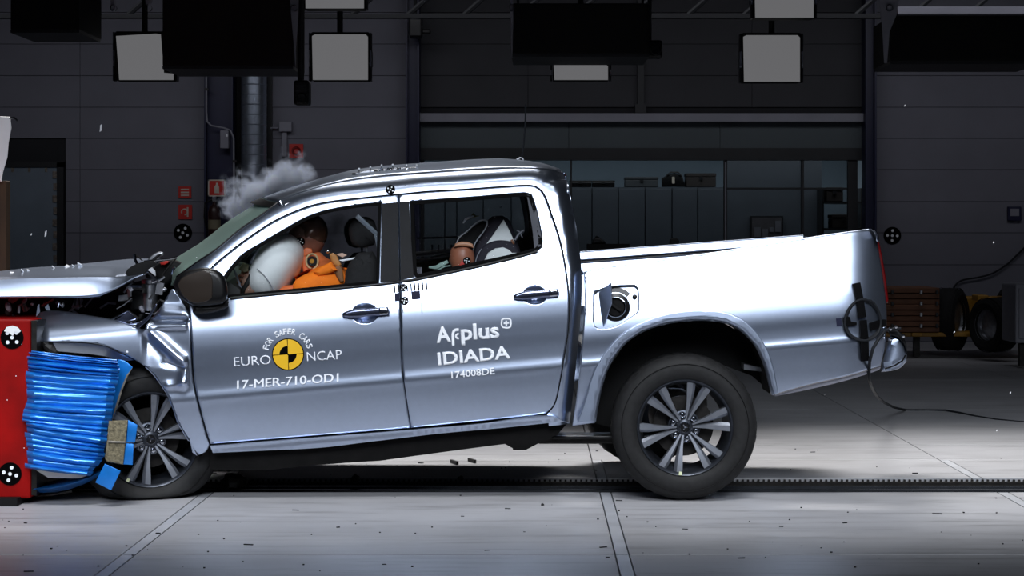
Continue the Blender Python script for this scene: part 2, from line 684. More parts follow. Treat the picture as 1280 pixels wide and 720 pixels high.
def puff(name, outline, yf, th, m, parent, rnd=0.012, smooth=True, step=4.0, label=None, D=None):
    """solid cut to a photo outline with rounded front edges"""
    o = catmull(outline, True, step) if smooth else np.array(outline, float)
    mb = MB()
    rows = []
    kpx = F / (CAM_D + yf)
    dp = (lambda x, y: D(x, y)) if D else (lambda x, y: 0.0)
    rows.append([P(x, y, yf + dp(x, y) + th) for x, y in o])
    for k in range(5):
        a = k / 4 * PI / 2
        ins = inset(o, rnd * (1 - math.cos(a)) * kpx)
        rows.append([P(x, y, yf + dp(x, y) + rnd * (1 - math.sin(a))) for x, y in ins])
    n = len(o)
    vs = [p for r in rows for p in r]
    fs = []
    for i in range(len(rows) - 1):
        for k in range(n):
            fs.append((i * n + k, i * n + (k + 1) % n, (i + 1) * n + (k + 1) % n, (i + 1) * n + k))
    tri = tessellate_polygon([[Vector((p.x, p.z, 0)) for p in rows[-1]]])
    b = (len(rows) - 1) * n
    fs += [tuple(b + i for i in t) for t in tri]
    tri = tessellate_polygon([[Vector((p.x, p.z, 0)) for p in rows[0]]])
    fs += [tuple(t)[::-1] for t in tri]
    mb.add(vs, fs)
    return mb.build(name, m, parent, smooth=True, label=label)


def skinned(name, joints, bones, m, parent, levels=2, label=None):
    """one continuous skin grown over a skeleton; joints: name -> (position, radius)"""
    me = bpy.data.meshes.new(name)
    keys = list(joints)
    me.from_pydata([tuple(joints[k][0]) for k in keys], [(keys.index(a), keys.index(b)) for a, b in bones], [])
    o = bpy.data.objects.new(name, me)
    C.objects.link(o)
    s = o.modifiers.new('skin', 'SKIN')
    for i, k in enumerate(keys):
        r = joints[k][1]
        me.skin_vertices[0].data[i].radius = (r, r) if not isinstance(r, tuple) else r
    me.skin_vertices[0].data[0].use_root = True
    s.use_smooth_shade = True
    sb = o.modifiers.new('sub', 'SUBSURF')
    sb.levels = sb.render_levels = levels
    dg = bpy.context.evaluated_depsgraph_get()
    dg.update()
    new = bpy.data.meshes.new_from_object(o.evaluated_get(dg))
    bpy.data.objects.remove(o)
    for p in new.polygons:
        p.use_smooth = True
    return link(name, new, m, parent, label=label)

# ------------------------------------------------------------------ the hall
def concrete():
    m = mat('test_hall_concrete', (168, 168, 172), 0.5, 0.0, 0.1, 1.3, spec=0.35)
    nt = m.node_tree
    b = nt.nodes['Principled BSDF']
    tc = nt.nodes.new('ShaderNodeTexCoord')
    mp = nt.nodes.new('ShaderNodeMapping')
    mp.inputs['Scale'].default_value = (0.5, 5.0, 1.0)
    n2 = nt.nodes.new('ShaderNodeTexNoise')
    n2.inputs['Scale'].default_value = 2.2
    n2.inputs['Detail'].default_value = 9
    n2.inputs['Roughness'].default_value = 0.7
    nt.links.new(tc.outputs['Object'], mp.inputs[0])
    nt.links.new(mp.outputs[0], n2.inputs['Vector'])
    rp = nt.nodes.new('ShaderNodeValToRGB')
    rp.color_ramp.elements[0].position = 0.28
    rp.color_ramp.elements[0].color = (0.42, 0.41, 0.40, 1)
    rp.color_ramp.elements[1].position = 0.5
    rp.color_ramp.elements[1].color = (1, 1, 1, 1)
    nt.links.new(n2.outputs['Fac'], rp.inputs[0])
    mx = nt.nodes.new('ShaderNodeMix')
    mx.data_type = 'RGBA'
    mx.blend_type = 'MULTIPLY'
    mx.inputs[0].default_value = 0.75
    old = b.inputs['Base Color'].links[0].from_socket
    nt.links.new(old, mx.inputs[6])
    nt.links.new(rp.outputs[0], mx.inputs[7])
    # fine dark scuffs
    n3 = nt.nodes.new('ShaderNodeTexNoise')
    n3.inputs['Scale'].default_value = 9
    n3.inputs['Detail'].default_value = 6
    nt.links.new(mp.outputs[0], n3.inputs['Vector'])
    r3 = nt.nodes.new('ShaderNodeValToRGB')
    r3.color_ramp.elements[0].position = 0.24
    r3.color_ramp.elements[0].color = (0.25, 0.24, 0.23, 1)
    r3.color_ramp.elements[1].position = 0.33
    r3.color_ramp.elements[1].color = (1, 1, 1, 1)
    nt.links.new(n3.outputs['Fac'], r3.inputs[0])
    m2 = nt.nodes.new('ShaderNodeMix')
    m2.data_type = 'RGBA'
    m2.blend_type = 'MULTIPLY'
    m2.inputs[0].default_value = 0.8
    nt.links.new(mx.outputs[2], m2.inputs[6])
    nt.links.new(r3.outputs[0], m2.inputs[7])
    nt.links.new(m2.outputs[2], b.inputs['Base Color'])
    rr = nt.nodes.new('ShaderNodeMapRange')
    rr.inputs[3].default_value = 0.28
    rr.inputs[4].default_value = 0.6
    nt.links.new(n2.outputs['Fac'], rr.inputs[0])
    nt.links.new(rr.outputs[0], b.inputs['Roughness'])
    return m


CONCRETE = concrete()
PLATE = mat('joint_plate_steel', (178, 180, 186), 0.45, 0.2, 0.1, 6)
TROUGH = mat('rail_trough_dark', (24, 24, 25), 0.6, 0.2, 0.3, 8)

floor = MB().box((0, 4, -0.16), (24, 26, 0.1)).build('floor', TROUGH, kind='structure')
floor['label'] = 'pale scuffed concrete test hall floor laid in slabs'
JX = [-10.46, -8.3, -6.14, -3.98, -1.82, 0.345, 2.51, 4.67, 6.83, 9.0, 11.2]
ROWS = [(-8.0, -1.66), (-1.645, 0.37), (0.975, 1.86), (1.866, 2.72), (2.728, 5.3), (5.306, 8.4), (8.41, 15.0)]
for r, (ya, yb) in enumerate(ROWS):
    for xa, xb in zip(JX[:-1], JX[1:]):
        pl = 0.066 if r < 3 else 0.006
        MB().box(((xa + pl + xb) / 2, (ya + yb) / 2, -0.055), (xb - xa - pl, yb - ya, 0.11)).build('floor_slab', CONCRETE, floor, bevel=0.003)
        if r < 3:
            MB().box((xa + pl / 2, (ya + yb) / 2, -0.056), (pl - 0.012, yb - ya, 0.11)).build('joint_plate', PLATE, floor)

track = thing('tow_track', 'dark recessed steel tow rail running along the floor under the pickup', 'rail track', (0, 0.67, -0.11))
MB().box((0, 0.67, -0.095), (22, 0.58, 0.03)).build('track_bed', TROUGH, track)
for yy in (0.43, 0.60, 0.74, 0.92):
    MB().box((0, yy, -0.05), (22, 0.035, 0.07)).build('rail', RAILSTEEL if yy in (0.60, 0.74) else IRON, track)
rk = MB()
for i in range(280):
    rk.box((-1.9 + i * 0.03, 0.955, -0.012), (0.012, 0.012, 0.012))
rk.build('rack_teeth', IRON, track, kind='stuff')

YW = 15.0
wall = MB()
for x0, x1, y0, y1 in ((-420, 525, -260, 427), (1085, 1720, -260, 427), (525, 1085, -260, 200)):
    wall.pbox(x0, y0, x1, y1, YW + 0.03, 0.2)
wall = wall.build('wall_back', BACKING, kind='structure')
wall['label'] = 'far hall wall of wide grey cladding panels'
BND = [427, 410, 370.5, 331, 291, 252, 212, 173, 134, 94.5, 55, 15.5, -24, -64]
for y1, y0 in zip(BND[:-1], BND[1:]):
    for x0, x1 in ((-300, 100), (100, 292), (340, 508), (1095, 1290), (1290, 1600)):
        a = x0
        if x1 == 100 and y1 > 205:
            a = 82
        if a < x1 - 5:
            MB().pbox(a + .3, y0 + .35, x1 - .3, y1 - .35, YW, 0.03).build('wall_panel', WALLM, wall)
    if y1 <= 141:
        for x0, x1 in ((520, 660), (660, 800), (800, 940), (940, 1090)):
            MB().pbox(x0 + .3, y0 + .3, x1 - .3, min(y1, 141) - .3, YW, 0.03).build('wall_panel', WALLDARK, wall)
for x0, x1 in ((520, 711), (711, 900), (900, 1085)):
    MB().pbox(x0 + .3, 152, x1 - .3, 185, YW - 0.02, 0.05).build('fascia_panel', mat('fascia_dark_green_grey', (74, 82, 86), 0.7, 0, 0.06, 2), wall)
for x0, x1 in ((524, 620), (700, 790), (860, 980)):
    MB().pbox(x0, 187, x1, 191, YW + 0.0, 0.03).build('header_rail', DARKFRAME, wall)
MB().box((0, 2, 7.1), (24, 30, 0.2)).build('ceiling', BLACKBOX, kind='structure')
MB().box((-12.1, 4, 3.5), (0.2, 26, 7.4)).build('wall_left', WALLDARK, kind='structure')
MB().box((12.1, 4, 3.5), (0.2, 26, 7.4)).build('wall_right', WALLDARK, kind='structure')
off = MB().pbox(500, -10, 1110, 424, YW + 2.6, 0.1).build('wall_office', ROOMWALL, kind='structure')
off['label'] = 'pale rear wall of the glazed store room'

# grey door at the left
door = MB().pbox(-40, 209, 71, 427, YW - 0.06, 0.05).build('door_1', DOORGREY, kind='structure')
door['label'] = 'worn grey sheet metal door at the left of the back wall'
MB().pbox(71, 203, 79, 427, YW - 0.08, 0.12).build('door_frame', DARKFRAME, door)
MB().pbox(-40, 202, 79, 209, YW - 0.08, 0.12).build('door_frame', DARKFRAME, door)
for k in range(9):
    MB().pbox(65.5 + (k % 2), 214 + k * 15, 71, 223 + k * 15, YW - 0.075, 0.02).build('worn_hinge', RUST, door, bevel=0.004)
for k in range(3):
    MB().pbox(14 + 21 * k, 209.5, 17 + 21 * k, 215, YW - 0.07, 0.02).build('worn_hinge', RUST, door)

# grey beam, window frames, glazing
beam = MB().pbox(511, 141.5, 1087, 152, YW - 0.18, 0.18).build('trim_1', GREYFRAME, kind='structure')
beam['label'] = 'long pale grey beam above the store room windows'
win = MB().pbox(516, 185, 1092, 200, YW - 0.05, 0.12).build('window_1', DARKFRAME, kind='structure')
win['label'] = 'dark framed store room glazing behind the pickup'
for x0, x1 in ((525, 530), (713, 715), (905, 909), (1002, 1005), (1060, 1072)):
    MB().pbox(x0, 200, x1, 427, YW - 0.02, 0.09).build('window_mullion', DARKFRAME, win)
MB().pbox(906.4, 203, 907.4, 427, YW - 0.03, 0.02).build('mullion_edge', GREYFRAME, win)
for x0, x1 in ((530, 713), (715, 905), (909, 1002), (1005, 1060)):
    MB().pbox(x0, 200, x1, 427, YW + 0.02, 0.012).build('window_pane', OFFICEGLASS, win)
for x0, x1 in ((909, 1002), (1005, 1060)):
    MB().pbox(x0, 234.5, x1, 237, YW - 0.02, 0.05).build('window_bar', DARKFRAME, win)

YL = YW + 1.2
lx = [522, 556, 571, 604, 639, 672, 706, 740, 773, 806.5, 840, 872, 905]
for x0, x1 in zip(lx[:-1], lx[1:]):
    t = thing('locker', 'tall blue grey locker in the row behind the store room glass', 'locker', P((x0 + x1) / 2, 427, YL), 'lockers in the store room')
    MB().pbox(x0 + .2, 234, x1 - .2, 424, YL + 0.03, 0.5).build('body', LOCKER, t)
    MB().pbox(x0 + .8, 236, x1 - .8, 420, YL, 0.03).build('door', LOCKER, t, bevel=0.004)
    MB().pbox(x1 - 4.5, 318, x1 - 3, 326, YL - 0.025, 0.03).build('handle', DARKFRAME, t)


def case(name, label, cat, rect, y, m, th=0.35, group=None):
    x0, y0, x1, y1 = rect
    t = thing(name, label, cat, P((x0 + x1) / 2, y1, y), group)
    h = y1 - y0
    MB().pbox(x0, y0 + h * .28, x1, y1, y, th).build('body', m, t, bevel=0.01)
    MB().pbox(x0 - .4, y0, x1 + .4, y0 + h * .26, y - 0.01, th + .02).build('lid', m, t, bevel=0.01)
    MB().pbox((x0 + x1) / 2 - 2, y0 + h * .25, (x0 + x1) / 2 + 2, y0 + h * .5, y - 0.025, 0.03).build('latch', DARKFRAME, t)
    return t


GREYCASE = mat('dull_grey_case', (62, 66, 70), 0.6, 0, 0.1, 5)
BROWNCASE = mat('dull_brown_case', (44, 38, 36), 0.6, 0, 0.1, 5)
case('equipment_case', 'flat black case lying on the lockers, nearest the pickup cab', 'case', (712, 225.5, 739.5, 233.7), YL + .05, BLACKTRIM)
case('equipment_case', 'flat black case on the lockers, left of the tall grey case', 'case', (740.5, 225.5, 768.5, 233.7), YL + .05, BLACKTRIM)
case('equipment_case', 'tall grey case on top of the lockers', 'case', (781.5, 221, 823, 233.7), YL + .05, GREYCASE)
case('equipment_case', 'long dark case on the lockers at the right end', 'case', (858, 216.5, 895, 233.7), YL + .05, BROWNCASE)
t = thing('tool_bag', 'dark gabled tool bag on the lockers with a pale tag', 'bag', P(842, 233.7, YL))
puff('body', [(827, 233.7), (827, 223), (832, 220), (843, 216.5), (853, 220), (857, 233.7)], YL + .02, 0.3, BLACKTRIM, t, 0.02, smooth=False)
MB().tube([P(833, 220, YL), P(838, 215.5, YL), P(848, 215.5, YL), P(852, 220, YL)], 0.012).build('handle', BLACKTRIM, t, True)
MB().pbox(840, 221, 843.5, 229.5, YL - .01, 0.02).build('tag', SIGNWHITE, t, bevel=0.005)

t = thing('notice_board', 'framed notice board with pinned sheets behind the right hand glass', 'notice board', P(960, 300, YW + .6))
MB().pbox(938, 270, 979, 300, YW + 1.18, 0.07).build('frame', DARKFRAME, t)
MB().pbox(940, 272, 977, 298, YW + 1.17, 0.02).build('board', mat('board_felt', (64, 62, 66), 0.8), t)
for x0, y0, x1, y1 in ((943, 284, 951, 296), (953, 286, 960, 297), (962, 284, 967, 290), (969, 276, 976, 290)):
    MB().pbox(x0, y0, x1, y1, YW + 1.155, 0.016).build('paper', mat('dim_paper', (92, 92, 100), 0.8), t)
sr = thing('shelf_rack', 'dark shelf rack with stored boxes beside the right column', 'shelf', P(1050, 424, YW + 1))
for z in (252, 285, 318):
    MB().pbox(1028, z, 1078, z + 2.5, YW + .7, 0.5).build('shelf', DARKFRAME, sr)
for x in (1028, 1076):
    MB().pbox(x, 235, x + 2, 424, YW + .7, 0.5).build('upright', DARKFRAME, sr)
for x0, y0, x1, y1 in ((1034, 249, 1052, 274), (1046, 276, 1066, 285), (1056, 262, 1072, 285)):
    pass
case('storage_box', 'dark box on the upper shelf of the rack', 'box', (1033, 234, 1054, 252), YW + .75, BROWNCASE)
case('storage_box', 'dark box on the middle shelf of the rack', 'box', (1040, 268, 1068, 285), YW + .75, BROWNCASE)
wp = thing('white_panel_stack', 'pale boards leaning on lockers right of the notice board', 'boards', P(1020, 427, YW + 1.2))
MB().pbox(909, 200, 1002, 424, YW + 1.26, 0.04).build('board', LOCKER, wp)
MB().pbox(1003, 200, 1027, 424, YW + 1.22, 0.04).build('board', LOCKER, wp)

bench = thing('tool_bench', 'low dark bench standing behind the pickup bed', 'bench', P(760, 427, 12.5))
MB().pbox(735, 305, 787, 312, 12.5, 0.6).build('bench_top', BLACKMATTE, bench)
for x in (737, 782):
    MB().pbox(x, 312, x + 3, 442, 12.55, 0.08).build('leg', BLACKMATTE, bench)
t = thing('power_tool', 'dark rounded machine on the bench behind the pickup bed', 'machine', P(748, 305, 12.6))
puff('body', [(740, 305), (741, 300), (744, 297), (750, 297), (753, 300), (757, 302), (757, 305)], 12.6, 0.2, BLACKTRIM, t, 0.02)
MB().tube([P(744, 297, 12.68), P(746, 295.5, 12.68), P(749, 297, 12.68)], .008).build('handle', BLACKMATTE, t)
t = thing('power_tool', 'second dark machine at the right of the bed edge', 'machine', P(842, 305, 12.6))
puff('body', [(836, 306), (837, 300), (840, 297.5), (846, 297.5), (849, 301), (849, 306)], 12.6, 0.2, BLACKTRIM, t, 0.02)
MB().pbox(833, 306, 852, 442, 12.6, 0.2).build('pedestal', BLACKMATTE, t)

# columns
def column(x0, x1, label, y=YW - 0.35, top=-40):
    t = thing('steel_column', label, 'column', P((x0 + x1) / 2, 427, y))
    MB().pbox(x0, top, x0 + 2.5, 428, y, 0.3).build('flange', BLUECOL, t)
    MB().pbox(x1 - 2.5, top, x1, 428, y, 0.3).build('flange', BLUECOL, t)
    MB().pbox(x0 + 2.5, top, x1 - 2.5, 428, y + 0.1, 0.1).build('web', BLUECOL, t)
    return t


colA = column(255, 291, 'navy steel column carrying the fire extinguisher at the left')
column(507, 524, 'narrow navy steel column left of the store room window')
column(1082, 1096, 'navy steel column right of the store room window')
column(797, 806, 'dark slender column high above the store room', top=-40) if False else None
hg = thing('roof_hanger', 'dark vertical hanger bar above the grey beam', 'hanger', P(801, 141, YW - .1))
MB().pbox(797, -40, 805, 141, YW - .1, 0.1).build('bar', DARKFRAME, hg)
MB().pbox(794, 130, 808, 141, YW - .12, 0.1).build('foot_plate', DARKFRAME, hg)

yc = YW - 0.4
cd = thing('conduit_run', 'thin grey conduit bending down the left navy column', 'conduit', P(258, 100, yc))
MB().tube([P(x, y, yc) for x, y in ((258, 60), (258, 140), (259, 152), (264, 157), (280, 160), (288, 163), (292, 172), (293, 290), (293, 427))], 0.012).build('pipe', GREYFRAME, cd, True)
for y in (110, 200, 260):
    MB().pbox(290.5 if y > 160 else 255.5, y, 295.5 if y > 160 else 260.5, y + 3, yc - .015, 0.05).build('clip', DARKFRAME, cd)
jb = thing('junction_box', 'tall pale junction box on the left navy column', 'box', P(280, 185, yc))
MB().pbox(275, 163, 285.5, 185.5, yc - .02, 0.1).build('body', GREYFRAME, jb, bevel=0.01)
MB().pbox(282.5, 168, 284.5, 171, yc - .03, 0.02).build('indicator', WHITE, jb)
jb = thing('switch_box', 'square grey switch box on the wall above the smoke', 'box', P(356, 165, YW - .05))
MB().pbox(348.5, 152, 364.5, 164.5, YW - .1, 0.1).build('body', GREYFRAME, jb, bevel=0.01)
MB().pbox(352.5, 164.5, 358.5, 196, YW - .06, 0.06).build('conduit_box', GREYFRAME, jb, bevel=0.005)
MB().tube([P(348, 160, YW - .05), P(338, 160, YW - .05)], 0.014).build('side_pipe', GREYFRAME, jb)

# spiral duct in its dark bay
bay = MB().pbox(292, -30, 340, 427, YW - .02, 0.05).build('trim_2', BACKING, kind='structure')
bay['label'] = 'dark strip of wall behind the spiral duct'
MB().pbox(334, -30, 340, 427, YW - .06, 0.05).build('trim_3', DARKFRAME, kind='structure')
du = thing('spiral_duct', 'shiny vertical spiral duct rising behind the smoke', 'duct', P(318.5, 427, YW - .3))
c = P(317.5, 427, YW - .28)
MB().lathe([(0.165, 0), (0.165, 4.6)], (c.x, c.y, 0), 'z', 32).build('pipe', DUCT, du, True)
for k in range(36):
    z = 0.13 * k + 0.1
    MB().lathe([(0.165, z - .008), (0.171, z), (0.165, z + .008)], (c.x, c.y, 0), 'z', 24).build('seam', DUCT, du, True)

# signs, extinguisher, targets
def sign(rect, label, pict, m=REDSIGN, y=YW - .02):
    x0, y0, x1, y1 = rect
    t = thing('fire_sign', label, 'sign', P((x0 + x1) / 2, y1, y))
    MB().pbox(x0, y0, x1, y1, y, 0.01).build('plate', m, t)
    pict(t, x0, y0, x1, y1, y)
    return t


def pic_bars(t, x0, y0, x1, y1, y):
    for k in range(3):
        MB().pbox(x0 + 3, y0 + 3 + k * 3.6, x1 - 3, y0 + 4.8 + k * 3.6, y - .004, .004).build('pictogram', SIGNWHITE, t)


def pic_hose(t, x0, y0, x1, y1, y):
    cx, cy = (x0 + x1) / 2 - 1, (y0 + y1) / 2
    MB().tube([P(x, yy, y - .004) for x, yy in circ(cx, cy, 3.6, 14, -1.5, 3.6)], .009, 6).build('pictogram', SIGNWHITE, t)
    MB().pbox(cx + 3, y0 + 3, cx + 5, y1 - 3, y - .004, .004).build('pictogram', SIGNWHITE, t)


def pic_ext(t, x0, y0, x1, y1, y):
    for a in ((x0, y0, x1, y0 + 1.5), (x0, y1 - 1.5, x1, y1), (x0, y0, x0 + 1.5, y1), (x1 - 1.5, y0, x1, y1)):
        MB().pbox(*a, y - .004, .004).build('border', SIGNWHITE, t)
    puff('pictogram', [(x0 + 8, y1 - 4), (x0 + 8, y0 + 9), (x0 + 10, y0 + 6), (x0 + 10, y0 + 4), (x0 + 12.5, y0 + 4), (x0 + 12.5, y0 + 6), (x0 + 14, y0 + 9), (x0 + 14, y1 - 4)], y - .004, .004, SIGNWHITE, t, .001, smooth=False)


def pic_round(t, x0, y0, x1, y1, y):
    MB().tube([P(x, yy, y - .006) for x, yy in circ((x0 + x1) / 2, (y0 + y1) / 2, 4.5, 20)] + [P(*circ((x0 + x1) / 2, (y0 + y1) / 2, 4.5, 20)[0], y - .006)], .014, 6).build('bell_ring', mat('bell_red', (120, 20, 16), .4), t, True)


sign((223, 233, 239, 247.5), 'upper small red fire sign on the grey wall', pic_bars)
sign((223, 256, 240, 274), 'lower red hose reel sign above the round target', pic_hose)
sign((260, 224.5, 281.5, 245.5), 'red sign with a white extinguisher on the navy column', pic_ext, y=yc)
sign((361.5, 180, 379, 197.5), 'red fire alarm call point on wall above the smoke', pic_round)
ex = thing('fire_extinguisher', 'dark fire extinguisher hanging on the left navy column', 'fire extinguisher', P(268, 300, yc))
c = P(268, 300, yc - .1)
EXT = mat('extinguisher_body', (44, 20, 18), .35, 0, .1, 5)
MB().lathe([(0, 0), (.075, 0), (.08, .03), (.08, .36), (.06, .43), (.025, .46), (.02, .5), (0, .5)], (c.x, c.y, c.z), 'z', 20).build('cylinder', EXT, ex, True)
MB().lathe([(.082, .14), (.082, .26)], (c.x, c.y, c.z), 'z', 20).build('label_band', mat('label_band', (120, 112, 90), .6), ex, True)
MB().box((c.x, c.y + .11, c.z + .25), (.06, .24, .05)).build('wall_bracket', DARKFRAME, ex)
MB().box((c.x, c.y, c.z + .53), (.05, .04, .07)).build('valve', STEEL, ex, bevel=.006)
MB().tube([(c.x - .02, c.y, c.z + .52), (c.x - .12, c.y, c.z + .48), (c.x - .13, c.y, c.z + .3), (c.x - .1, c.y, c.z + .12)], .012).build('hose', BLACKTRIM, ex, True)
marker(228.5, 291, 11.5, lambda x, y: YW - .01, None, top=('black round target with white dots on the wall left of pickup', 'target', 'measuring targets on the wall'), name='wall_target')
marker(1115.5, 294.5, 11, lambda x, y: YW - .01, None, top=('black round target with white dots on the wall right of pickup', 'target', 'measuring targets on the wall'), name='wall_target', spin=0.05)
for o in list(C.objects):
    if o.name.startswith('target_marker'):
        o.name = 'wall_target'
wb = thing('wall_socket', 'pale small wall box at the right edge of the wall', 'box', P(1268, 275, YW - .02))
MB().pbox(1260, 258, 1277, 276, YW - .06, .06).build('body', BLUECOL, wb, bevel=.01)
MB().pbox(1263, 261, 1274, 270, YW - .065, .02).build('cover', GREYFRAME, wb)
wc = MB().tube([P(x, y, YW - .05) for x, y in catmull([(1190, 372), (1192, 360), (1201, 351), (1222, 347), (1240, 342), (1258, 331), (1272, 318), (1300, 290)], False, 4)], .012).build('wall_cable', CABLE, smooth=True)
tag(wc, 'thin dark cable sagging across the right wall above the trolley', 'cable')

# overhead black light housings and lamps
def housing(x0, y0, x1, y1, label, y=7.5, th=0.9, m=BLACKBOX, rim=True):
    t = thing('light_housing', label, 'light housing', P((x0 + x1) / 2, y1, y))
    MB().pbox(x0, y0, x1, y1, y, th).build('casing', m, t, bevel=.01)
    if rim:
        MB().pbox(x0, y1, x1, y1 + 4, y + .02, th - .04).build('rim', DARKFRAME, t)
        for x in (x0 + 6, x1 - 9):
            MB().pbox(x, y0 - 60, x + 3, y0, y + .3, .04).build('hanger_rod', DARKFRAME, t)
    return t


housing(203, -40, 366, 82, 'black overhead light housing beside the leftmost lamp, reddish lens glow put into its colour', m=GLOWBLACK)
housing(640, 4, 811, 67, 'wide black overhead light housing above the pickup cab')
housing(13, -30, 99, 37, 'small black overhead housing at the top left corner')
housing(1113, 20, 1300, 76, 'black overhead light housing at the top right corner')
truss = thing('roof_truss', 'dark lattice beam running across the hall near the ceiling', 'beam', P(640, 15, 11))
for y0, y1 in ((-14, -10), (17, 22)):
    MB().pbox(-260, y0, 1560, y1, 11, .15).build('chord', DARKFRAME, truss)
for k in range(26):
    MB().tube([P(-260 + k * 70, 19, 11.07), P(-225 + k * 70, -12, 11.07)], .03, 6).build('brace', DARKFRAME, truss)
MB().pbox(1120, 8, 1420, 17, 10.8, .15).build('crane_rail', GREYFRAME, truss)

LAMPS = [((145, 42, 217, 100), 'square lit flood lamp at the far left under the ceiling'),
         ((390, 43, 460, 100), 'square lit flood lamp above the pickup bonnet smoke'),
         ((692, 80, 760, 100), 'shallow lit lamp peeking below the wide black housing'),
         ((929, 44, 1000, 102), 'square lit flood lamp on the right above the pickup bed'),
         ((381, -45, 455, 10.5), 'lit lamp cut by the top edge, left of centre'),
         ((943, -35, 1017, 22), 'lit lamp cut by the top edge, right of centre')]
for (x0, y0, x1, y1), lb in LAMPS:
    yl = 9.0 if y1 > 30 else 8.3
    t = thing('flood_lamp', lb, 'lamp', P((x0 + x1) / 2, y1, yl))
    if lb.startswith('square lit flood lamp at the far left'):
        poly = [(x0, y0 + 3), (x0 + 50, y0), (x1 - 16, y0 + 1), (x1 - 12, y1 - 9), (x1, y1 - 8), (x1, y1), (x0 + 4, y1)]
    else:
        poly = [(x0, y0 + 2), (x0 + 4, y0), (x1 - 3, y0), (x1, y0 + 3), (x1, y1), (x0 + 1, y1)]
    puff('diffuser', poly, yl, .03, LAMPFACE, t, .004, smooth=False)
    MB().pbox(x0 - 1, y0 - 3, x1 + 1, y1 + .5, yl + .03, .22).build('lamp_housing', BLACKBOX, t, bevel=.01)
    for x in (x0 - 4, x1 + 2):
        MB().pbox(x, y0 + (y1 - y0) * .35, x + 2, y0 + (y1 - y0) * .7, yl + .01, .2).build('barn_door', STEEL, t)
        MB().pbox(x, y0 - 2, x + 2, y1 + 1, yl + .06, .12).build('yoke', BLACKTRIM, t)
    MB().tube([P((x0 + x1) / 2, y0 - 3, yl + .15), P((x0 + x1) / 2, y0 - 150, yl + .15)], .03).build('hanging_pole', DARKFRAME, t)
for poly, lb in (([(361, -20), (374, -20), (373, 20), (370, 60), (369.5, 90), (367.5, 60), (364, 20)], 'white tapered hanging bracket left of the second lamp'),
                 ([(636.5, -20), (642, -20), (641.5, 30), (640.5, 73), (639, 73), (638.5, 30)], 'thin white hanging bracket at the wide black housing'),
                 ([(1099, -20), (1126, -20), (1121, 18), (1112, 40), (1109, 79), (1105, 79), (1103, 40), (1100, 12)], 'wide white tapered hanging bracket at top right'),
                 ([(138, -20), (145, -20), (144, 10), (141, 14), (138, 12)], 'short white bracket stub above the leftmost lamp'),
                 ([(180, -20), (191, -20), (190, 4), (182, 6)], 'small white plate at top edge right of leftmost lamp')):
    t = thing('hanging_bracket', lb, 'bracket', P(*poly[0], 7.2))
    puff('plate', poly, 7.2, .04, GREYFRAME, t, .004, smooth=False)
    MB().tube([P(poly[0][0] + 3, -20, 7.22), P(poly[0][0] + 3, -120, 7.22)], .02).build('rod', DARKFRAME, t)
    q = (poly[0][0] + poly[1][0]) / 2
    MB().lathe([(.03, 7.17), (.03, 7.2)], (P(q, 10, 7.17).x, 0, P(q, 10, 7.17).z), 'y', 12).build('clamp', BLACKTRIM, t)
t = thing('hanging_camera', 'small black camera hanging by the second lamp bracket', 'camera', P(376, 130, 7.6))
MB().pbox(367, 100, 386, 131, 7.6, .2).build('body', BLACKTRIM, t, bevel=.02)
MB().lathe([(.04, 7.55), (.05, 7.6)], (P(376, 122, 7.55).x, 0, P(376, 122, 7.55).z), 'y', 16).build('lens', PLASTIC, t, True)
MB().tube([P(376, 100, 7.7), P(376, -60, 7.7)], .03).build('pole', DARKFRAME, t)
for k in range(3):
    MB().pbox(369, 106 + k * 6, 384, 108 + k * 6, 7.59, .02).build('cooling_rib', DARKFRAME, t)
t = thing('hanging_camera', 'small black camera beside the dark hanger above the cab rear', 'camera', P(820, 70, 7.6))
MB().pbox(808, 50, 828, 72, 8.6, .2).build('body', BLACKTRIM, t, bevel=.02)
MB().tube([P(812, 50, 8.7), P(812, -60, 8.7)], .02).build('pole', DARKFRAME, t)
MB().lathe([(.05, 8.53), (.06, 8.6)], (P(820, 61, 8.53).x, 0, P(820, 61, 8.53).z), 'y', 16).build('lens', PLASTIC, t, True)
t = thing('hanging_camera', 'small black camera at the top of the narrow navy column', 'camera', P(520, 50, 14.3))
MB().tube([P(519, 20, 14.45), P(519, -240, 14.45)], .02).build('pole', DARKFRAME, t)
MB().pbox(511, 18, 527, 46, 14.3, .25).build('body', BLACKTRIM, t, bevel=.02)
MB().pbox(513, 20, 525, 24, 14.28, .03).build('bright_clip', STEEL, t)
MB().pbox(527, 36, 538, 42, 14.35, .1).build('lens', PLASTIC, t, bevel=.02)

# yellow trolley with the timber block
YT = 11.5
tr = thing('barrier_trolley', 'yellow wheeled trolley carrying a brown timber block behind the pickup tail', 'trolley', P(1190, 436, YT))
for k in range(8):
    y0 = 359.5 + k * 7
    MB().pbox(1104, y0 + .3, 1174.5, y0 + 6.7, YT + (k % 3) * .008, .9).build('timber_plank', CRATEWOOD, tr, bevel=.006)
for x in (1114, 1150, 1170):
    for k in range(4):
        MB().pbox(x, 363 + k * 14, x + 3.5, 368 + k * 14, YT - .03, .03).build('bolt', STEEL if x == 1150 else DARKFRAME, tr, bevel=.006)
MB().pbox(1100, 415.5, 1300, 421, YT + .05, 1.3).build('deck_frame', YELLOW, tr, bevel=.01)
MB().pbox(1200, 371, 1290, 402, YT + .9, .4).build('chassis_box', YELLOW, tr, bevel=.02)
MB().pbox(1222, 369, 1236, 376, YT + .5, .3).build('bracket', YELLOW, tr, bevel=.01)
MB().pbox(1140, 416, 1153, 421, YT, .1).build('tow_lug', YELLOW, tr, bevel=.01)
MB().pbox(1143, 421, 1150, 446, YT + .3, .1).build('support_leg', IRON, tr)
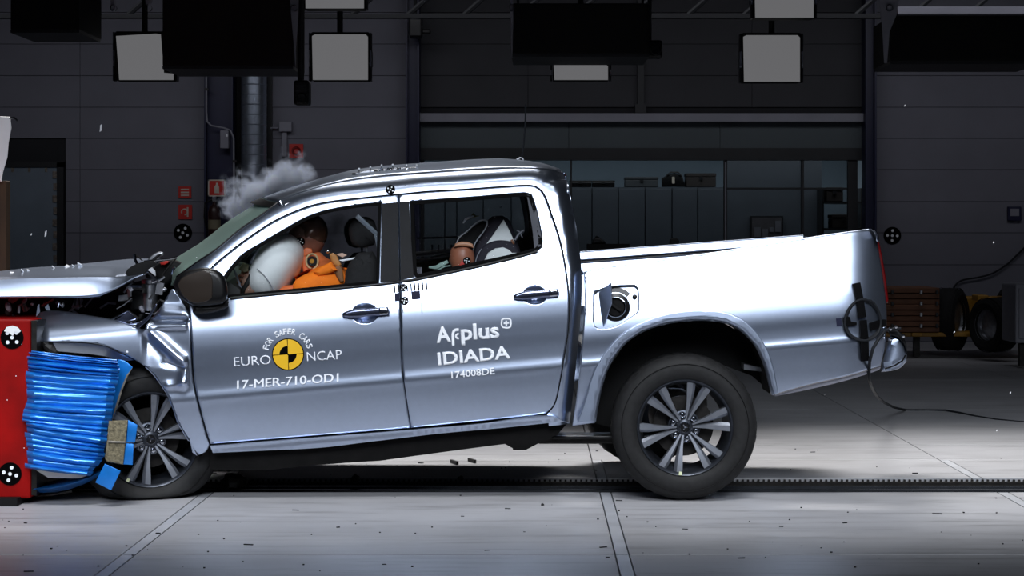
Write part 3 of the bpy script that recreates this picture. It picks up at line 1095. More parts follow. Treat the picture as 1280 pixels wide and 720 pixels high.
puff('fender', [(1246, 370), (1253, 360), (1262, 357), (1275, 357), (1275, 370)], YT + .6, .3, RUBBER_DARK, tr, .03)


def plain_wheel(parent, px, py, rpx, y, turn, wdt=.24):
    k = (CAM_D + y) / F
    r = rpx * k
    c = P(px, py, y)
    o = bpy.data.objects.new('trolley_wheel', None)
    pr = [(r * .58, -wdt * .4), (r * .8, -wdt * .5), (r * .95, -wdt * .42), (r, -wdt * .25), (r, wdt * .25), (r * .95, wdt * .42), (r * .8, wdt * .5), (r * .58, wdt * .4)]
    mb = MB().lathe(pr, (0, 0, 0), 'y', 40, close=True)
    me = mb.mesh('trolley_wheel', True)
    R = Matrix.Translation(c) @ Matrix.Rotation(turn, 4, 'Z')
    me.transform(R)
    w_ = link('trolley_wheel', me, RUBBER_DARK, parent)
    me2 = MB().lathe([(0, -wdt * .3), (r * .3, -wdt * .32), (r * .56, -wdt * .2), (r * .6, -wdt * .42)], (0, 0, 0), 'y', 32).mesh('trolley_rim', True)
    me2.transform(R)
    link('trolley_rim', me2, STEEL, w_)
    for s in (-.1, 0, .1):
        m3 = MB().lathe([(r * 1.004, s - .012), (r * 1.012, s), (r * 1.004, s + .012)], (0, 0, 0), 'y', 40).mesh('tread_rib', True)
        m3.transform(R)
        link('tread_rib', m3, RUBBER_DARK, w_)
    return w_


plain_wheel(tr, 1187, 399, 39, YT + .35, 1.05, .3)
plain_wheel(tr, 1243, 406, 34, YT - .3, -1.1, .3)
pc = thing('white_cabinet', 'pale grey cabinet cut by the right edge of the picture', 'cabinet', P(1290, 440, YT - 1))
MB().pbox(1269.5, 355, 1340, 429, YT - 1.6, .6).build('body', GREYFRAME, pc, bevel=.02)
MB().pbox(1274, 360, 1336, 424, YT - 1.62, .03).build('door', GREYFRAME, pc, bevel=.01)
for x in (1275, 1330):
    MB().pbox(x, 429, x + 6, 458, YT - 1.5, .08).build('foot', IRON, pc)

# ------------------------------------------------------------------ the pickup
truck = thing('pickup_truck', 'silver blue double cab pickup with crushed front end and lettered doors', 'pickup', P(560, 627, 0.9))
truck_parent = truck

prof = knots([(205, .60), (215, .44), (222, .28), (230, .222), (238, .195), (250, .178), (300, .118), (340, .068), (352, .056), (362, .045),
              (385, .020), (408, .0105), (430, .0103), (450, .0122), (464, .0113), (477, .0073), (483, .0115), (500, .0225), (536, .052), (548, .066), (560, .09), (575, .13)])


def lev(px, py):
    return py + 0.09 * (px - 500)


def Dbody(px, py):
    y = prof(lev(px, py))
    return y


bedprof = knots([(330, .098), (346, .086), (385, .048), (420, .018), (443, .009), (458, .0105), (468, .0095), (477, .0055), (483, .0095), (500, .0215), (536, .052), (560, .09)])


def Dbed(px, py):
    v = lev(px, py)
    y = bedprof(v)
    if v < 346:
        y += ((346 - v) / 16) ** 2 * .012
    if px > 1040:
        y += ((px - 1040) / 66) ** 3 * .085
    t = max(0, min(1, (px - 985) / 60))
    return y


drip = catmull([(250, 348), (267, 331), (281, 319), (300, 304), (325, 286.5), (340, 277), (365, 265), (390, 256), (415, 251), (440, 248), (481, 243.8), (498, 242.3),
                (530, 239), (580, 236), (630, 232.5), (663, 231), (674, 234.5), (682, 245), (690, 267), (700, 297), (707, 330), (712, 372), (711, 410), (706, 445), (700, 480), (694, 505), (685, 517)], False, 6, 80)
rimcurve = knots([(0, 0), (3, .0035), (7, .0095), (11, .020), (15, .038), (20, .075), (25, .135), (31, .22)])
rear_edge = np.array([(706, 212), (716, 260), (723, 300), (728, 338), (728, 380), (724, 430), (719, 480), (714, 530)], float)


def Dside(px, py):
    p = np.array([[px, py]])
    d, q = polydist(p, drip, False)
    d = float(d[0])
    qx, qy = q[0]
    if py > 330 and px > 600:
        base = Dbody(px, py)
        s = 0
    else:
        base = prof(max(lev(qx, qy), 236))
        s = d
        if px > 676:
            # C pillar: the sheet simply carries on down the cab corner
            t = min(1, max(0, (px - 676) / 14)) * min(1, max(0, (py - 224) / 16))
            base = base * (1 - t) + prof(max(lev(px, py), 232)) * t
            s = d * (1 - t)
    y = base + rimcurve(s)
    e, _ = polydist(p, rear_edge, False)
    e = float(e[0])
    if px > 690 and e < 17:
        y += (1 - e / 17) ** 2 * .11
    return y


win_front = [(274, 372.8), (278, 350), (302, 319.8), (325, 305.2), (360, 284.5), (377, 274.8), (390, 269), (407, 263.5), (427, 259.5), (452, 255.7), (476, 253.6), (474.5, 300), (473, 353.8), (400, 361)]
win_rear = [(513, 252), (600, 245.8), (656, 241.3), (664, 244), (670, 262), (677, 297), (677, 306), (671, 313.5), (600, 330.5), (521, 347.2), (517, 342)]
door_front = [(237, 395), (236, 378), (250, 350), (267, 332), (281, 320), (300, 305), (325, 287.5), (340, 278), (365, 266), (390, 257), (415, 252), (440, 249), (481, 244.6), (498, 243.2),
              (499, 300), (500, 350), (501, 400), (503, 460), (508, 500), (513.5, 535.3), (400, 544.5), (263, 555.6), (258, 540), (250, 510), (243, 480), (240, 440)]
door_rear = [(498, 243.2), (530, 240), (580, 237), (630, 233.5), (663, 232), (674, 235.5), (681.5, 246), (689.5, 268), (699.5, 298), (706.5, 330), (711.5, 372), (710.5, 410), (705.5, 445), (699.5, 480), (693, 506), (683, 517), (660, 520.5),
             (513.5, 535.3), (508, 500), (503, 460), (501, 400), (500, 350), (499, 300)]
cup_f = circ(456, 392, 16, 22, ry=12)
cup_r = circ(668.5, 369, 14.5, 22, ry=11)


def Dcup(cx, cy, rx, ry):
    def fn(x, y):
        q = min(1, ((x - cx) / rx) ** 2 + ((y - cy) / ry) ** 2)
        return Dbody(x, y) + .022 * (1 - q) ** .8 + .001
    return fn


def handle(parent, a, b, cx, cy, rx, ry):
    panel('handle_cup', circ(cx, cy, rx, 22, ry=ry), Dcup(cx, cy, rx, ry), PAINT, parent, gx=3, gy=3, edge=0, lip=.002, gap=0)
    dx, dy = b[0] - a[0], b[1] - a[1]
    L = math.hypot(dx, dy)
    ux, uy = dx / L, dy / L

    def q(t, n):
        return (a[0] + dx * t - uy * n, a[1] + dy * t + ux * n)
    pts = [q(0, -3), q(.12, -5.5), q(.35, -6.5), q(.6, -6), q(.78, -6), q(.97, -5.5), q(1, 0), q(.97, 4.5), q(.78, 4.5), q(.6, 4), q(.35, 4.5), q(.12, 3.5), q(0, 1.5)]
    yf = Dbody(cx, cy) - .04
    hb = puff('door_handle', pts, yf, .03, CHROMEDARK, parent, .013)
    puff('handle_cap', [q(.77, -5.2), q(.95, -5), q(.985, 0), q(.95, 4), q(.77, 3.8)], yf - .004, .02, CHROME, hb, .009)
    return hb


CHROMEDARK = mat('handle_chrome', (120, 126, 150), .16, .95, .03, 20)
fd = panel('front_door', door_front, Dbody, PAINT, truck, holes=[win_front, cup_f], gx=9, gy=4)
rd = panel('rear_door', door_rear, Dbody, PAINT, truck, holes=[win_rear, cup_r], gx=9, gy=4)
handle(fd, (428, 394.5), (487, 389), 456, 392, 16, 12)
handle(rd, (642, 372), (699.5, 366), 668.5, 369, 14.5, 11)

# window seals, pillar films, panes
def seal(win, wdt, name, parent, D=Dbody, lift=-.004):
    w_ = catmull(win, True, 5)
    return panel(name, [tuple(p) for p in w_], D, SEAL, parent, holes=[[tuple(p) for p in inset(w_, wdt)]], gx=40, gy=40, edge=0, lip=.03, gap=-.6, lift=lift, smooth_outline=False, holesmooth=False)


seal(win_front, 3.2, 'window_seal', fd)
seal(win_rear, 4.2, 'window_seal', rd)
flat('pillar_film', [(477.5, 254.2), (497.3, 252.6), (498.2, 300), (499.3, 350.5), (475, 353)], Dbody, PILLAR, fd, .003)
flat('pillar_film', [(499.6, 252.4), (511.3, 251.6), (514, 300), (517, 347), (501, 350)], Dbody, PILLAR, rd, .003)
flat('quarter_trim', [(658.5, 243.5), (664.5, 244.5), (670.5, 262), (677, 297), (677, 306), (671, 313), (668, 314), (666, 290)], lambda x, y: Dbody(x, y) + .006, mat('quarter_trim_grey', (84, 86, 93), .6, 0, .1, 10, spec=.1), rd, .002)
panel('window_pane', win_front, lambda x, y: Dbody(x, y) + .022, GLASS, fd, gx=20, gy=12, edge=0, lip=0, gap=1)
panel('window_pane', win_rear, lambda x, y: Dbody(x, y) + .022, GLASS, rd, gx=20, gy=12, edge=0, lip=0, gap=1)
# belt mouldings
MB().tube([P(x, y, Dbody(x, y) - .004) for x, y in ((288, 373), (340, 368), (400, 362.5), (474, 355.5), (499, 352.5))], .008, 8).build('belt_moulding', BLACKTRIM, fd, True)
MB().tube([P(x, y, Dbody(x, y) - .004) for x, y in ((501, 352), (522, 349), (560, 341), (600, 332.5), (640, 323), (672, 314.5))], .008, 8).build('belt_moulding', BLACKTRIM, rd, True)
MB().tube([P(x, y, Dbody(x, y) - .009) for x, y in ((440, 358.2), (476, 354.6), (498, 352))], .004, 6).build('bright_moulding', CHROME, fd, True)

# cab side frame, roof, windscreen
edge_ws = [(216, 357), (221, 346), (249, 326), (265, 315.5), (281, 303), (296, 290), (312, 278.5), (330, 266.5), (348, 252.5)]
edge_roof = [(348, 252.5), (368, 244), (395, 235.5), (420, 229.5), (450, 224.5), (480, 221), (540, 216.5), (600, 212.5), (650, 211), (685, 212.5), (703, 217)]
dripl = [tuple(p) for p in catmull([(238, 372), (250, 350), (267, 331), (281, 319), (300, 304), (325, 286.5), (340, 277), (365, 265), (390, 256), (415, 251), (440, 248), (481, 243.8), (498, 242.3),
                                    (530, 239), (580, 236), (630, 232.5), (663, 231), (674, 234.5), (682, 245), (690, 267), (700, 297), (707, 330), (712, 372), (711, 410), (706, 445), (700, 480), (694, 505), (684, 518)], False, 6, 80)]
frame_out = edge_ws + edge_roof[1:] + [(708, 222), (716, 260), (723, 300), (727, 338), (727, 380), (723, 430), (718, 480), (712, 530), (704, 531), (686, 533)] + dripl[::-1]
cf = panel('cab_side_frame', frame_out, Dside, PAINT, truck, gx=5, gy=3, edge=0, lip=.02, gap=.3, tilt=0, step=6)
for pts in (dripl,):
    MB().tube([P(x, y, (prof(max(lev(x, y), 236)) if y < 330 or x < 600 else Dbody(x, y)) + .012) for x, y in pts], .008, 6).build('door_gap_seal', BLACKMATTE, truck, True)


def lerpedge(edge, bowfn, nseg=14, step=6):
    rows = []
    ed = catmull(edge, False, step, 80)
    for i, (x, y) in enumerate(ed):
        n = P(x, y, Dside(x, y))
        f = farside(n)
        rows.append([n.lerp(f, k / nseg) + bowfn(i / (len(ed) - 1), k / nseg) for k in range(nseg + 1)])
    return rows


def roofbow(s, t):
    b = 1 - abs(2 * t - 1) ** 2.6
    zb = .012 + .043 * min(1, s * 4)
    return Vector((-.13 * (1 - abs(2 * t - 1) ** 2) * max(0, 1 - s * 4) ** 1.5, 0, zb * b * (1 - .5 * max(0, s - .8) * 5)))


rf = MB().grid(lerpedge(edge_roof, roofbow)).build('roof', PAINT, truck, True)
rf.modifiers.new('thick', 'SOLIDIFY').thickness = .012


def wsbow(s, t):
    b = 1 - abs(2 * t - 1) ** 2
    return Vector((-(.17 - .04 * s) * b, 0, .012 * b))


ws = MB().grid(lerpedge([(216, 357), (221, 346), (249, 326), (265, 315.5), (281, 303), (296, 290), (312, 278.5), (330, 266.5), (347, 253.2)], wsbow)).build('windscreen', WGLASS, truck, True)
# windscreen surround: black frit strip at the top and chrome-bright corner clip
puff('screen_corner_clip', [(347, 252), (351, 250), (353, 257), (362, 252), (363, 254), (351, 262), (349, 258)], Dside(352, 255) - .01, .03, CHROME, truck, .004, smooth=False)
rows = lerpedge([(339, 260), (347, 254)], wsbow, 14, 5)
MB().grid([[p + Vector((-.006, -.002, .004)) for p in r] for r in rows]).build('frit_band', BLACKTRIM, ws, True)
# A-pillar highlight is left to the lights; drip moulding on the screen side
MB().tube([P(x, y, Dside(x, y) + .0) for x, y in catmull(edge_ws[1:], False, 6, 80)], .006, 6).build('screen_moulding', BLACKTRIM, truck, True)
# cab back
rows = []
for x, y in catmull([(706, 216), (716, 260), (723, 300), (727, 338), (727, 380), (722, 430), (717, 480), (712, 530)], False, 20, 80):
    n = P(x, y, Dside(min(x, 726), y) + .02)
    f = farside(n)
    rows.append([n.lerp(f, k / 10) for k in range(11)])
MB().grid(rows).build('cab_back', PAINT, truck, True)
MB().add([rows[1][2] + Vector((.02, 0, 0)), rows[1][8] + Vector((.02, 0, 0)), rows[4][8] + Vector((.02, 0, 0)), rows[4][2] + Vector((.02, 0, 0))], [(0, 1, 2, 3)]).build('rear_window', BLACKTRIM, truck)
bl = puff('brake_light', [(697, 214), (702, 214.5), (708, 219), (708, 221.5), (703, 219)], .75, .35, REDLENS, truck, .008, smooth=False)
puff('spoiler_lip', [(676, 209.5), (690, 211), (703, 214.5), (703, 219.5), (688, 217.5), (677, 213)], .72, .4, PAINT, truck, .012, smooth=False)

# sill
Dsill = lambda x, y: .05 + max(0, (lev(x, y) - 537)) ** 1.5 * .0005 - (.018 if lev(x, y) < 541 else .018 * max(0, 1 - (lev(x, y) - 541) / 4))
panel('sill', [(262, 557), (330, 551.5), (400, 546), (513, 537), (600, 529.5), (684, 519), (712, 530), (706, 527.5), (619, 536), (556, 541.5), (500, 548), (462, 552.5), (400, 560), (330, 563.5), (266, 566.5)], Dsill, PAINT, truck, gx=9, gy=2.2, edge=0, lip=.04, gap=.3)

# bed side with the open fuel filler
arch_in = [(745, 527), (748.5, 505), (755.5, 475), (765, 452.5), (782, 430), (804, 415), (832, 405.6), (862, 401.5), (889, 401.5), (907.5, 404.7), (926, 414), (945, 434), (956, 458), (961, 477), (965, 494)]
arch_out = [(722, 528.5), (731, 503), (739, 475), (748, 454), (763, 432), (782, 414), (804, 402), (832, 392.5), (862, 388), (889, 388), (907, 390.6), (926, 398), (945, 415), (960, 439), (968, 465), (973, 492)]
fuel = [(742.5, 368), (748, 363.4), (764, 358.7), (793, 357), (797, 360.6), (798, 387), (795, 391.6), (776, 404), (770.6, 407), (752, 411), (743.4, 407.5), (742, 396)]
bed_out = [(729, 339.5), (760, 333.5), (820, 326), (900, 315), (960, 305.5), (1040, 293), (1085, 286.5), (1094, 288), (1097, 302), (1104, 345), (1108, 377), (1109, 400), (1107, 430), (1101, 458), (1060, 470), (1010, 481.5), (966, 494)] + arch_in[::-1][1:-1] + [(744, 529), (715, 533), (721, 490), (727, 430), (730, 380)]
bd = panel('bed_side', bed_out, Dbed, PAINT, truck, holes=[fuel], gx=9, gy=4)
panel('wheel_arch_flare', arch_out + arch_in[::-1], lambda x, y: -.012 + max(0, 440 - lev(x, y)) * .00032 + max(0, x - 1050) + .03 * max(0, 1 - polydist(np.array([[x, y]]), np.array(arch_in), False)[0][0] / 5.5) ** 2,
      PAINT_MATTE, truck, gx=5, gy=3, edge=1.6, lip=.06, gap=0, roll=.008)
panel('bed_valance', [(966, 494.5), (1010, 482), (1060, 470.5), (1101, 459), (1099, 462.5), (1060, 475), (1010, 487), (968, 495.5)], lambda x, y: Dbed(x, y) + .03, GREYFRAME, truck, gx=9, gy=3, edge=0, lip=.06, gap=0)
# fuel pocket
fp = panel('fuel_pocket', fuel, lambda x, y: Dbed(x, y) + .028, PAINT, truck, holes=[circ(769.5, 384, 17, 24)], gx=6, gy=4, edge=0, lip=.02, gap=-1)
fo = catmull(fuel, True, 5)
MB().grid([[P(x, y, Dbed(x, y) + .0) for x, y in list(fo) + [fo[0]]], [P(x, y, Dbed(x, y) + .03) for x, y in list(fo) + [fo[0]]]]).build('pocket_wall', BLACKTRIM, fp, True)
c = P(769.5, 384, .07)
MB().lathe([(.055, .03), (.072, .035), (.076, .045), (.07, .06), (.06, .065), (.057, .1)], (c.x, 0, c.z), 'y', 32).build('filler_ring', BLACKTRIM, fp, True)
MB().lathe([(0, .055), (.045, .058), (.052, .07), (.052, .1)], (c.x, 0, c.z), 'y', 28).build('filler_cap', BLACKMATTE, fp, True)
MB().box((c.x, .05, c.z), (.07, .025, .014), (0, .6, 0)).build('cap_grip', BLACKMATTE, fp, bevel=.004)
flat('seal_arc', circ(769, 385, 26, 16, .75, 2.2) + circ(769, 385, 20, 16, .75, 2.2)[::-1], lambda x, y: Dbed(x, y) + .026, BLACKTRIM, fp, .002)
MB().lathe([(0, .045), (.012, .047), (.014, .06)], (P(793.5, 371, .05).x, 0, P(793.5, 371, .05).z), 'y', 12).build('flap_catch', BLACKTRIM, fp)
fl = MB()
a_, b_, c_, d_ = P(748, 366, .05), P(753, 411, .05), P(764, 379, -.075), P(763.5, 353, -.075)
nn = Vector((.006, .004, 0))
fl.add([a_, b_, c_, d_, a_ + nn, b_ + nn, c_ + nn, d_ + nn], [(0, 1, 2, 3), (4, 7, 6, 5), (0, 4, 5, 1), (1, 5, 6, 2), (2, 6, 7, 3), (3, 7, 4, 0)])
fl.build('fuel_flap', PAINT_MATTE, truck, bevel=.002)
# bed interior
for nm, poly, y0, y1 in (('bed_floor', [(735, 440), (1095, 405), (1095, 411), (735, 446)], .52, 1.7),):
    MB().prism(poly, y0, y1, (SX, SZ)).build(nm, PLASTIC, truck)
inner_out = [(729, 340), (820, 332), (900, 327), (960, 322), (1040, 316), (1085, 313), (1094, 315), (1104, 345), (1108, 377), (1107, 430), (1101, 458), (966, 494), (715, 531)]
panel('bed_side', inner_out, Dbed, PAINT, truck, gx=30, gy=14, far=True)


def farbox(px0, py0, px1, py1, y, th, name, m, parent, dz=0, hh=.045):
    """slim box along the far side between two near-side photo points"""
    a, b = farside(P(px0, py0, y)), farside(P(px1, py1, y))
    t = (b - a)
    up = Vector((0, 0, 1))
    vs = []
    for p in (a, b):
        for dy in (-th, 0):
            for h in (-hh, 0):
                vs.append(p + Vector((0, dy - (h < 0) * hh * .3, h + dz)))
    return MB().add(vs, [(0, 1, 3, 2), (4, 6, 7, 5), (0, 4, 5, 1), (2, 3, 7, 6), (0, 2, 6, 4), (1, 5, 7, 3)]).build(name, m, parent, bevel=.008)


farbox(731, 338.5, 1086, 312, .055, .075, 'bed_rail', PAINT, truck, 0, .055)
farbox(731, 350, 1086, 323.5, .11, .01, 'bed_rail_groove', BLACKTRIM, truck, .004, .02)
farbox(731, 354, 1086, 327.5, .11, .05, 'bed_inner_panel', PAINT, truck, .004, .06)
farbox(731, 370, 1086, 338, .11, .03, 'bed_inner_panel', PAINT, truck, .0, .2)
# near rail lip and tailgate
MB().tube([P(x, y + 1.5, Dbed(x, y) + .035) for x, y in ((729, 339.5), (760, 333.5), (820, 326), (900, 315), (960, 305.5), (1040, 293), (1086, 286.8))], .010, 8).build('bed_rail', PAINT, truck, True)
rows = []
for x, y in catmull([(1092, 318), (1097, 330), (1102, 350), (1106, 377), (1107, 400), (1104, 440)], False, 8, 80):
    n = P(x, y, .12)
    f = farside(n)
    rows.append([n.lerp(f, k / 8) for k in range(9)])
MB().grid(rows).build('tailgate', PAINT, truck, True)
puff('tail_light', [(1096.5, 303), (1099, 303), (1103, 322), (1107, 346), (1110.5, 374), (1110, 379), (1106.5, 378), (1103, 350), (1098, 322)], .17, .09, REDLENS, truck, .006, smooth=False)
puff('bed_corner_cap', [(1088, 286), (1094, 287.5), (1098, 294), (1098.5, 302), (1096, 302), (1095, 295), (1091, 289)], .05, .06, CHROME, truck, .004)
# rear bumper
bu = puff('rear_bumper', [(1113, 418), (1122, 421), (1130, 429), (1133.5, 441), (1133, 452), (1125, 460), (1114, 463.5), (1101.5, 465), (1103, 455), (1107, 440)], .16, 1.3, PAINT_MATTE, truck, .05)
puff('bumper_step', [(1108, 411), (1118, 409), (1128, 417), (1133, 430), (1134, 442), (1130, 430), (1122, 421), (1112, 419)], .15, 1.3, BLACKTRIM, truck, .01, smooth=False)
MB().tube([P(x, y, .15) for x, y in ((1106, 461), (1118, 457), (1128, 451), (1132, 444))], .005, 6).build('bumper_seam', BLACKTRIM, bu, True)

UNDER = mat('underbody_wax', (13, 12, 12), .7, .1, .4, 14, spec=.15)
# underbody, axle, arch liners
MB().prism([(262, 560), (600, 531), (697, 524), (712, 526), (697, 543), (656, 562), (644, 562), (631, 555), (600, 559), (540, 567), (475, 576), (440, 578), (400, 581), (330, 588), (262, 587)], .14, 1.6, (SX, SZ * .6)).build('chassis', UNDER, truck)
MB().pbox(672, 543, 800, 555, .35, .12).build('leaf_spring', IRON, truck, bevel=.01)
MB().pbox(690, 545, 860, 549, .3, .06).build('leaf_spring', BLACKTRIM, truck, bevel=.005)
MB().tube([P(641, 558, .3), P(656, 558, .3), P(690, 540, .3)], .02).build('spring_hanger', IRON, truck)
MB().prism([(930, 455), (965, 462), (965, 466), (930, 462)], .3, .5).build('frame_rail', STEEL, truck)
c = P(856.5, 535, .13)
MB().lathe([(.04, .3), (.04, 1.6)], (c.x, 0, c.z), 'y', 16).build('rear_axle', IRON, truck, True)
MB().ball((c.x, .95, c.z), .15, 16, 10).build('differential', IRON, truck, True)
ar = catmull(arch_in, False, 10)
rows = [[P(x, y, .06) for x, y in ar], [P(x, y, .06) + Vector((0, .42, 0)) for x, y in ar]]
MB().grid(rows).build('wheel_arch_liner', BLACKMATTE, truck, True)
MB().prism([(742, 528), (755, 470), (790, 415), (830, 398), (895, 398), (950, 430), (968, 494), (940, 470), (900, 455), (820, 452), (780, 480), (765, 535)], .46, .5).build('wheel_well_panel', BLACKMATTE, truck)

# ---------------- wheels
def wheel(name, c, yaw, r=.386, wdt=.26, spin=0.0, flatz=None, near=True):
    R = Matrix.Translation(c) @ Matrix.Rotation(yaw, 4, 'Z')
    yo = -wdt / 2

    def place(me, fl=True):
        me.transform(R)
        if flatz is not None and fl:
            for v in me.vertices:
                if v.co.z < flatz + .06:
                    k = (flatz + .06 - v.co.z)
                    v.co.z = flatz + .06 - .06 * math.tanh(k / .06 * .9)
                    bul = max(0, k) * .35
                    v.co.y += bul * (1 if v.co.y > c.y else -1)
        return me
    rim = MB().lathe([(.255, yo + .012), (.252, yo + .004), (.243, yo + .01), (.236, yo + .03), (.225, yo + .1), (.215, yo + .2), (.225, -yo - .02), (.25, -yo - .01)], (0, 0, 0), 'y', 64)
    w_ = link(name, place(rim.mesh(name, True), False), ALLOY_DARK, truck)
    n = 96
    pr = [(.246, yo + .02), (.262, yo + .004), (.29, yo - .004), (.325, yo - .003), (.352, yo + .008), (.371, yo + .026), (.381, yo + .045), (.386, yo + .075), (.386, yo + .1), (.386, -yo - .1), (.386, -yo - .075), (.381, -yo - .045), (.371, -yo - .026), (.352, -yo - .008), (.3, -yo), (.25, -yo - .02)]
    pr = [(a * r / .386 if a > .27 else a, b) for a, b in pr]

    def lug(i, k):
        if i in (6, 7, 9, 10):
            return -.006 if (k + (i % 2)) % 3 == 0 else 0
        if i in (5, 11):
            return -.004 if k % 3 == 0 else 0
        if i == 8:
            return -.004
        return 0
    ty = MB().lathe(pr, (0, 0, 0), 'y', n, lug)
    link('tyre', place(ty.mesh('tyre', True)), RUBBER, w_)
    for rr in (.335,):
        m_ = MB().lathe([(rr - .002, yo - .004 + .002), (rr, yo - .0075), (rr + .002, yo - .004 + .002)], (0, 0, 0), 'y', 72).mesh('sidewall_ring', True)
        link('sidewall_ring', place(m_), RUBBER, w_)
    if not near:
        m_ = MB().lathe([(0, yo + .05), (.2, yo + .06), (.25, yo + .03)], (0, 0, 0), 'y', 32).mesh('rim_face', True)
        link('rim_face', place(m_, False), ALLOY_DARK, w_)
        return w_
    for k in range(6):
        ac = spin + k * PI / 3
        for s in (-1, 1):
            a0, a1 = ac + s * math.radians(7), ac + s * math.radians(10.6)
            mb = MB()
            rows = []
            for i in range(6):
                t = i / 5
                rr = .034 + (.238 - .034) * t
                a = a0 + (a1 - a0) * t
                hw = (.0062 + .0175 * min(1, t * 1.15) ** 1.2)
                y = yo + .045 - .03 * t + (.0 if t < .99 else .004)
                d = Vector((math.cos(a), 0, math.sin(a)))
                e = Vector((-d.z, 0, d.x))
                p = d * rr
                ch = .3
                rows.append([p - e * hw + Vector((0, y + .04, 0)), p - e * hw + Vector((0, y + .014, 0)), p - e * hw * (.9 if s < 0 else .35) + Vector((0, y, 0)),
                             p + e * hw * (.9 if s > 0 else .35) + Vector((0, y, 0)), p + e * hw + Vector((0, y + .014, 0)), p + e * hw + Vector((0, y + .04, 0))])
            mb.grid(rows)
            nr = len(rows)
            mb.f.append(tuple((nr - 1) * 6 + q for q in range(6)))
            link('spoke', place(mb.mesh('spoke', True, 25), False), ALLOY, w_)
    hub = MB().lathe([(0, yo + .034), (.03, yo + .034), (.042, yo + .042), (.05, yo + .056), (.086, yo + .066), (.09, yo + .1)], (0, 0, 0), 'y', 36)
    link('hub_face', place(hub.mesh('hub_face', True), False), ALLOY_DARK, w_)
    cap = MB().lathe([(0, yo + .024), (.022, yo + .024), (.024, yo + .026)], (0, 0, 0), 'y', 24)
    link('centre_cap', place(cap.mesh('centre_cap', True), False), BLACKTRIM, w_)
    ringm = MB().lathe([(.023, yo + .03), (.024, yo + .021), (.028, yo + .021), (.03, yo + .034)], (0, 0, 0), 'y', 32)
    link('cap_ring', place(ringm.mesh('cap_ring', True), False), CHROME, w_)
    st = MB()
    pts = []
    for k in range(6):
        a = PI / 2 + k * PI / 3 + .45
        rr = .021 if k % 2 == 0 else .0045
        pts.append(Vector((math.cos(a) * rr, yo + .0225, math.sin(a) * rr)))
    st.add(pts + [Vector((0, yo + .018, 0))], [(k, (k + 1) % 6, 6) for k in range(6)])
    link('star_emblem', place(st.mesh('star_emblem'), False), CHROME, w_)
    for k in range(6):
        a = spin + PI / 6 + k * PI / 3
        cx, cz = .063 * math.cos(a), .063 * math.sin(a)
        nt_ = MB().lathe([(0, yo + .030), (.0085, yo + .031), (.0115, yo + .036), (.0125, yo + .062), (.016, yo + .06), (.0165, yo + .042), (.0195, yo + .042), (.0205, yo + .07)], (cx, 0, cz), 'y', 12)
        link('lug_nut', place(nt_.mesh('lug_nut', True), False), CHROME, w_)
    dsc = MB().lathe([(.09, yo + .12), (.16, yo + .12), (.16, yo + .14)], (0, 0, 0), 'y', 40)
    link('brake_disc', place(dsc.mesh('brake_disc', True), False), IRON, w_)
    a = math.radians(264) if name == 'rear_wheel' else math.radians(240)
    bw = MB().box((math.cos(a) * .241, yo + .004, math.sin(a) * .241), (.015, .006, .018), (0, -a + PI / 2, 0))
    link('balance_weight', place(bw.mesh('balance_weight'), False), mat('balance_weight_yellow', (226, 232, 190), .5), w_)
    return w_


cr = P(856.5, 535, 0)
wheel('rear_wheel', Vector((cr.x, .13, .388)), 0.0, spin=math.radians(11))
wheel('far_rear_wheel', Vector((cr.x - .12, 1.70, .388)), PI, near=False)
cfw = P(189, 549, .12)
wheel('front_wheel', Vector((cfw.x - .03, .21, cfw.z)), math.radians(17), spin=math.radians(14), flatz=.004)
wheel('far_front_wheel', Vector((cfw.x + .02, 1.70, .388)), PI, near=False)

# ---------------- crushed front wing
RIDGES = [((184, 408), (236, 407), 4.2, -.016), ((186, 400.5), (236, 400), 3.4, .020), ((205, 388), (236, 392), 7, -.010),
          ((183, 411), (228, 452), 6, -.022), ((187, 426), (207, 449), 7, .004), ((210, 482), (232, 480), 5, -.010), ((240, 452), (232, 476), 9, -.024),
          ((208, 454), (228, 458), 4.5, .010)]


def seg(px, py, a, b):
    dx, dy = b[0] - a[0], b[1] - a[1]
    t = max(0, min(1, ((px - a[0]) * dx + (py - a[1]) * dy) / (dx * dx + dy * dy)))
    return math.hypot(px - a[0] - dx * t, py - a[1] - dy * t)


def Dfender(px, py):
    v = lev(px, py)
    y = prof(max(v, 352)) + .0
    t = max(0, min(1, (200 - px) / 25))
    if v < 388:
        y += t * ((388 - v) / 30) ** 2 * .075
    if px < 200 and v > 380:
        y -= t * .0
    if px < 62:
        y += ((62 - px) / 14) ** 2 * .03
    k = max(0, min(1, (236.5 - px) / 6))
    for a, b, wd, am in RIDGES:
        d = seg(px, py, a, b)
        if d < wd * 3:
            y += am * math.exp(-(d / wd) ** 2) * (k if a[0] > 60 else 1)
    # fold line where the sheet buckles behind the arch
    if px > 176:
        y += .02 * max(0, min(1, (px - 178) / 8)) * max(0, 1 - (px - 178) / 60) * max(0, min(1, (460 - py) / 30))
    return y


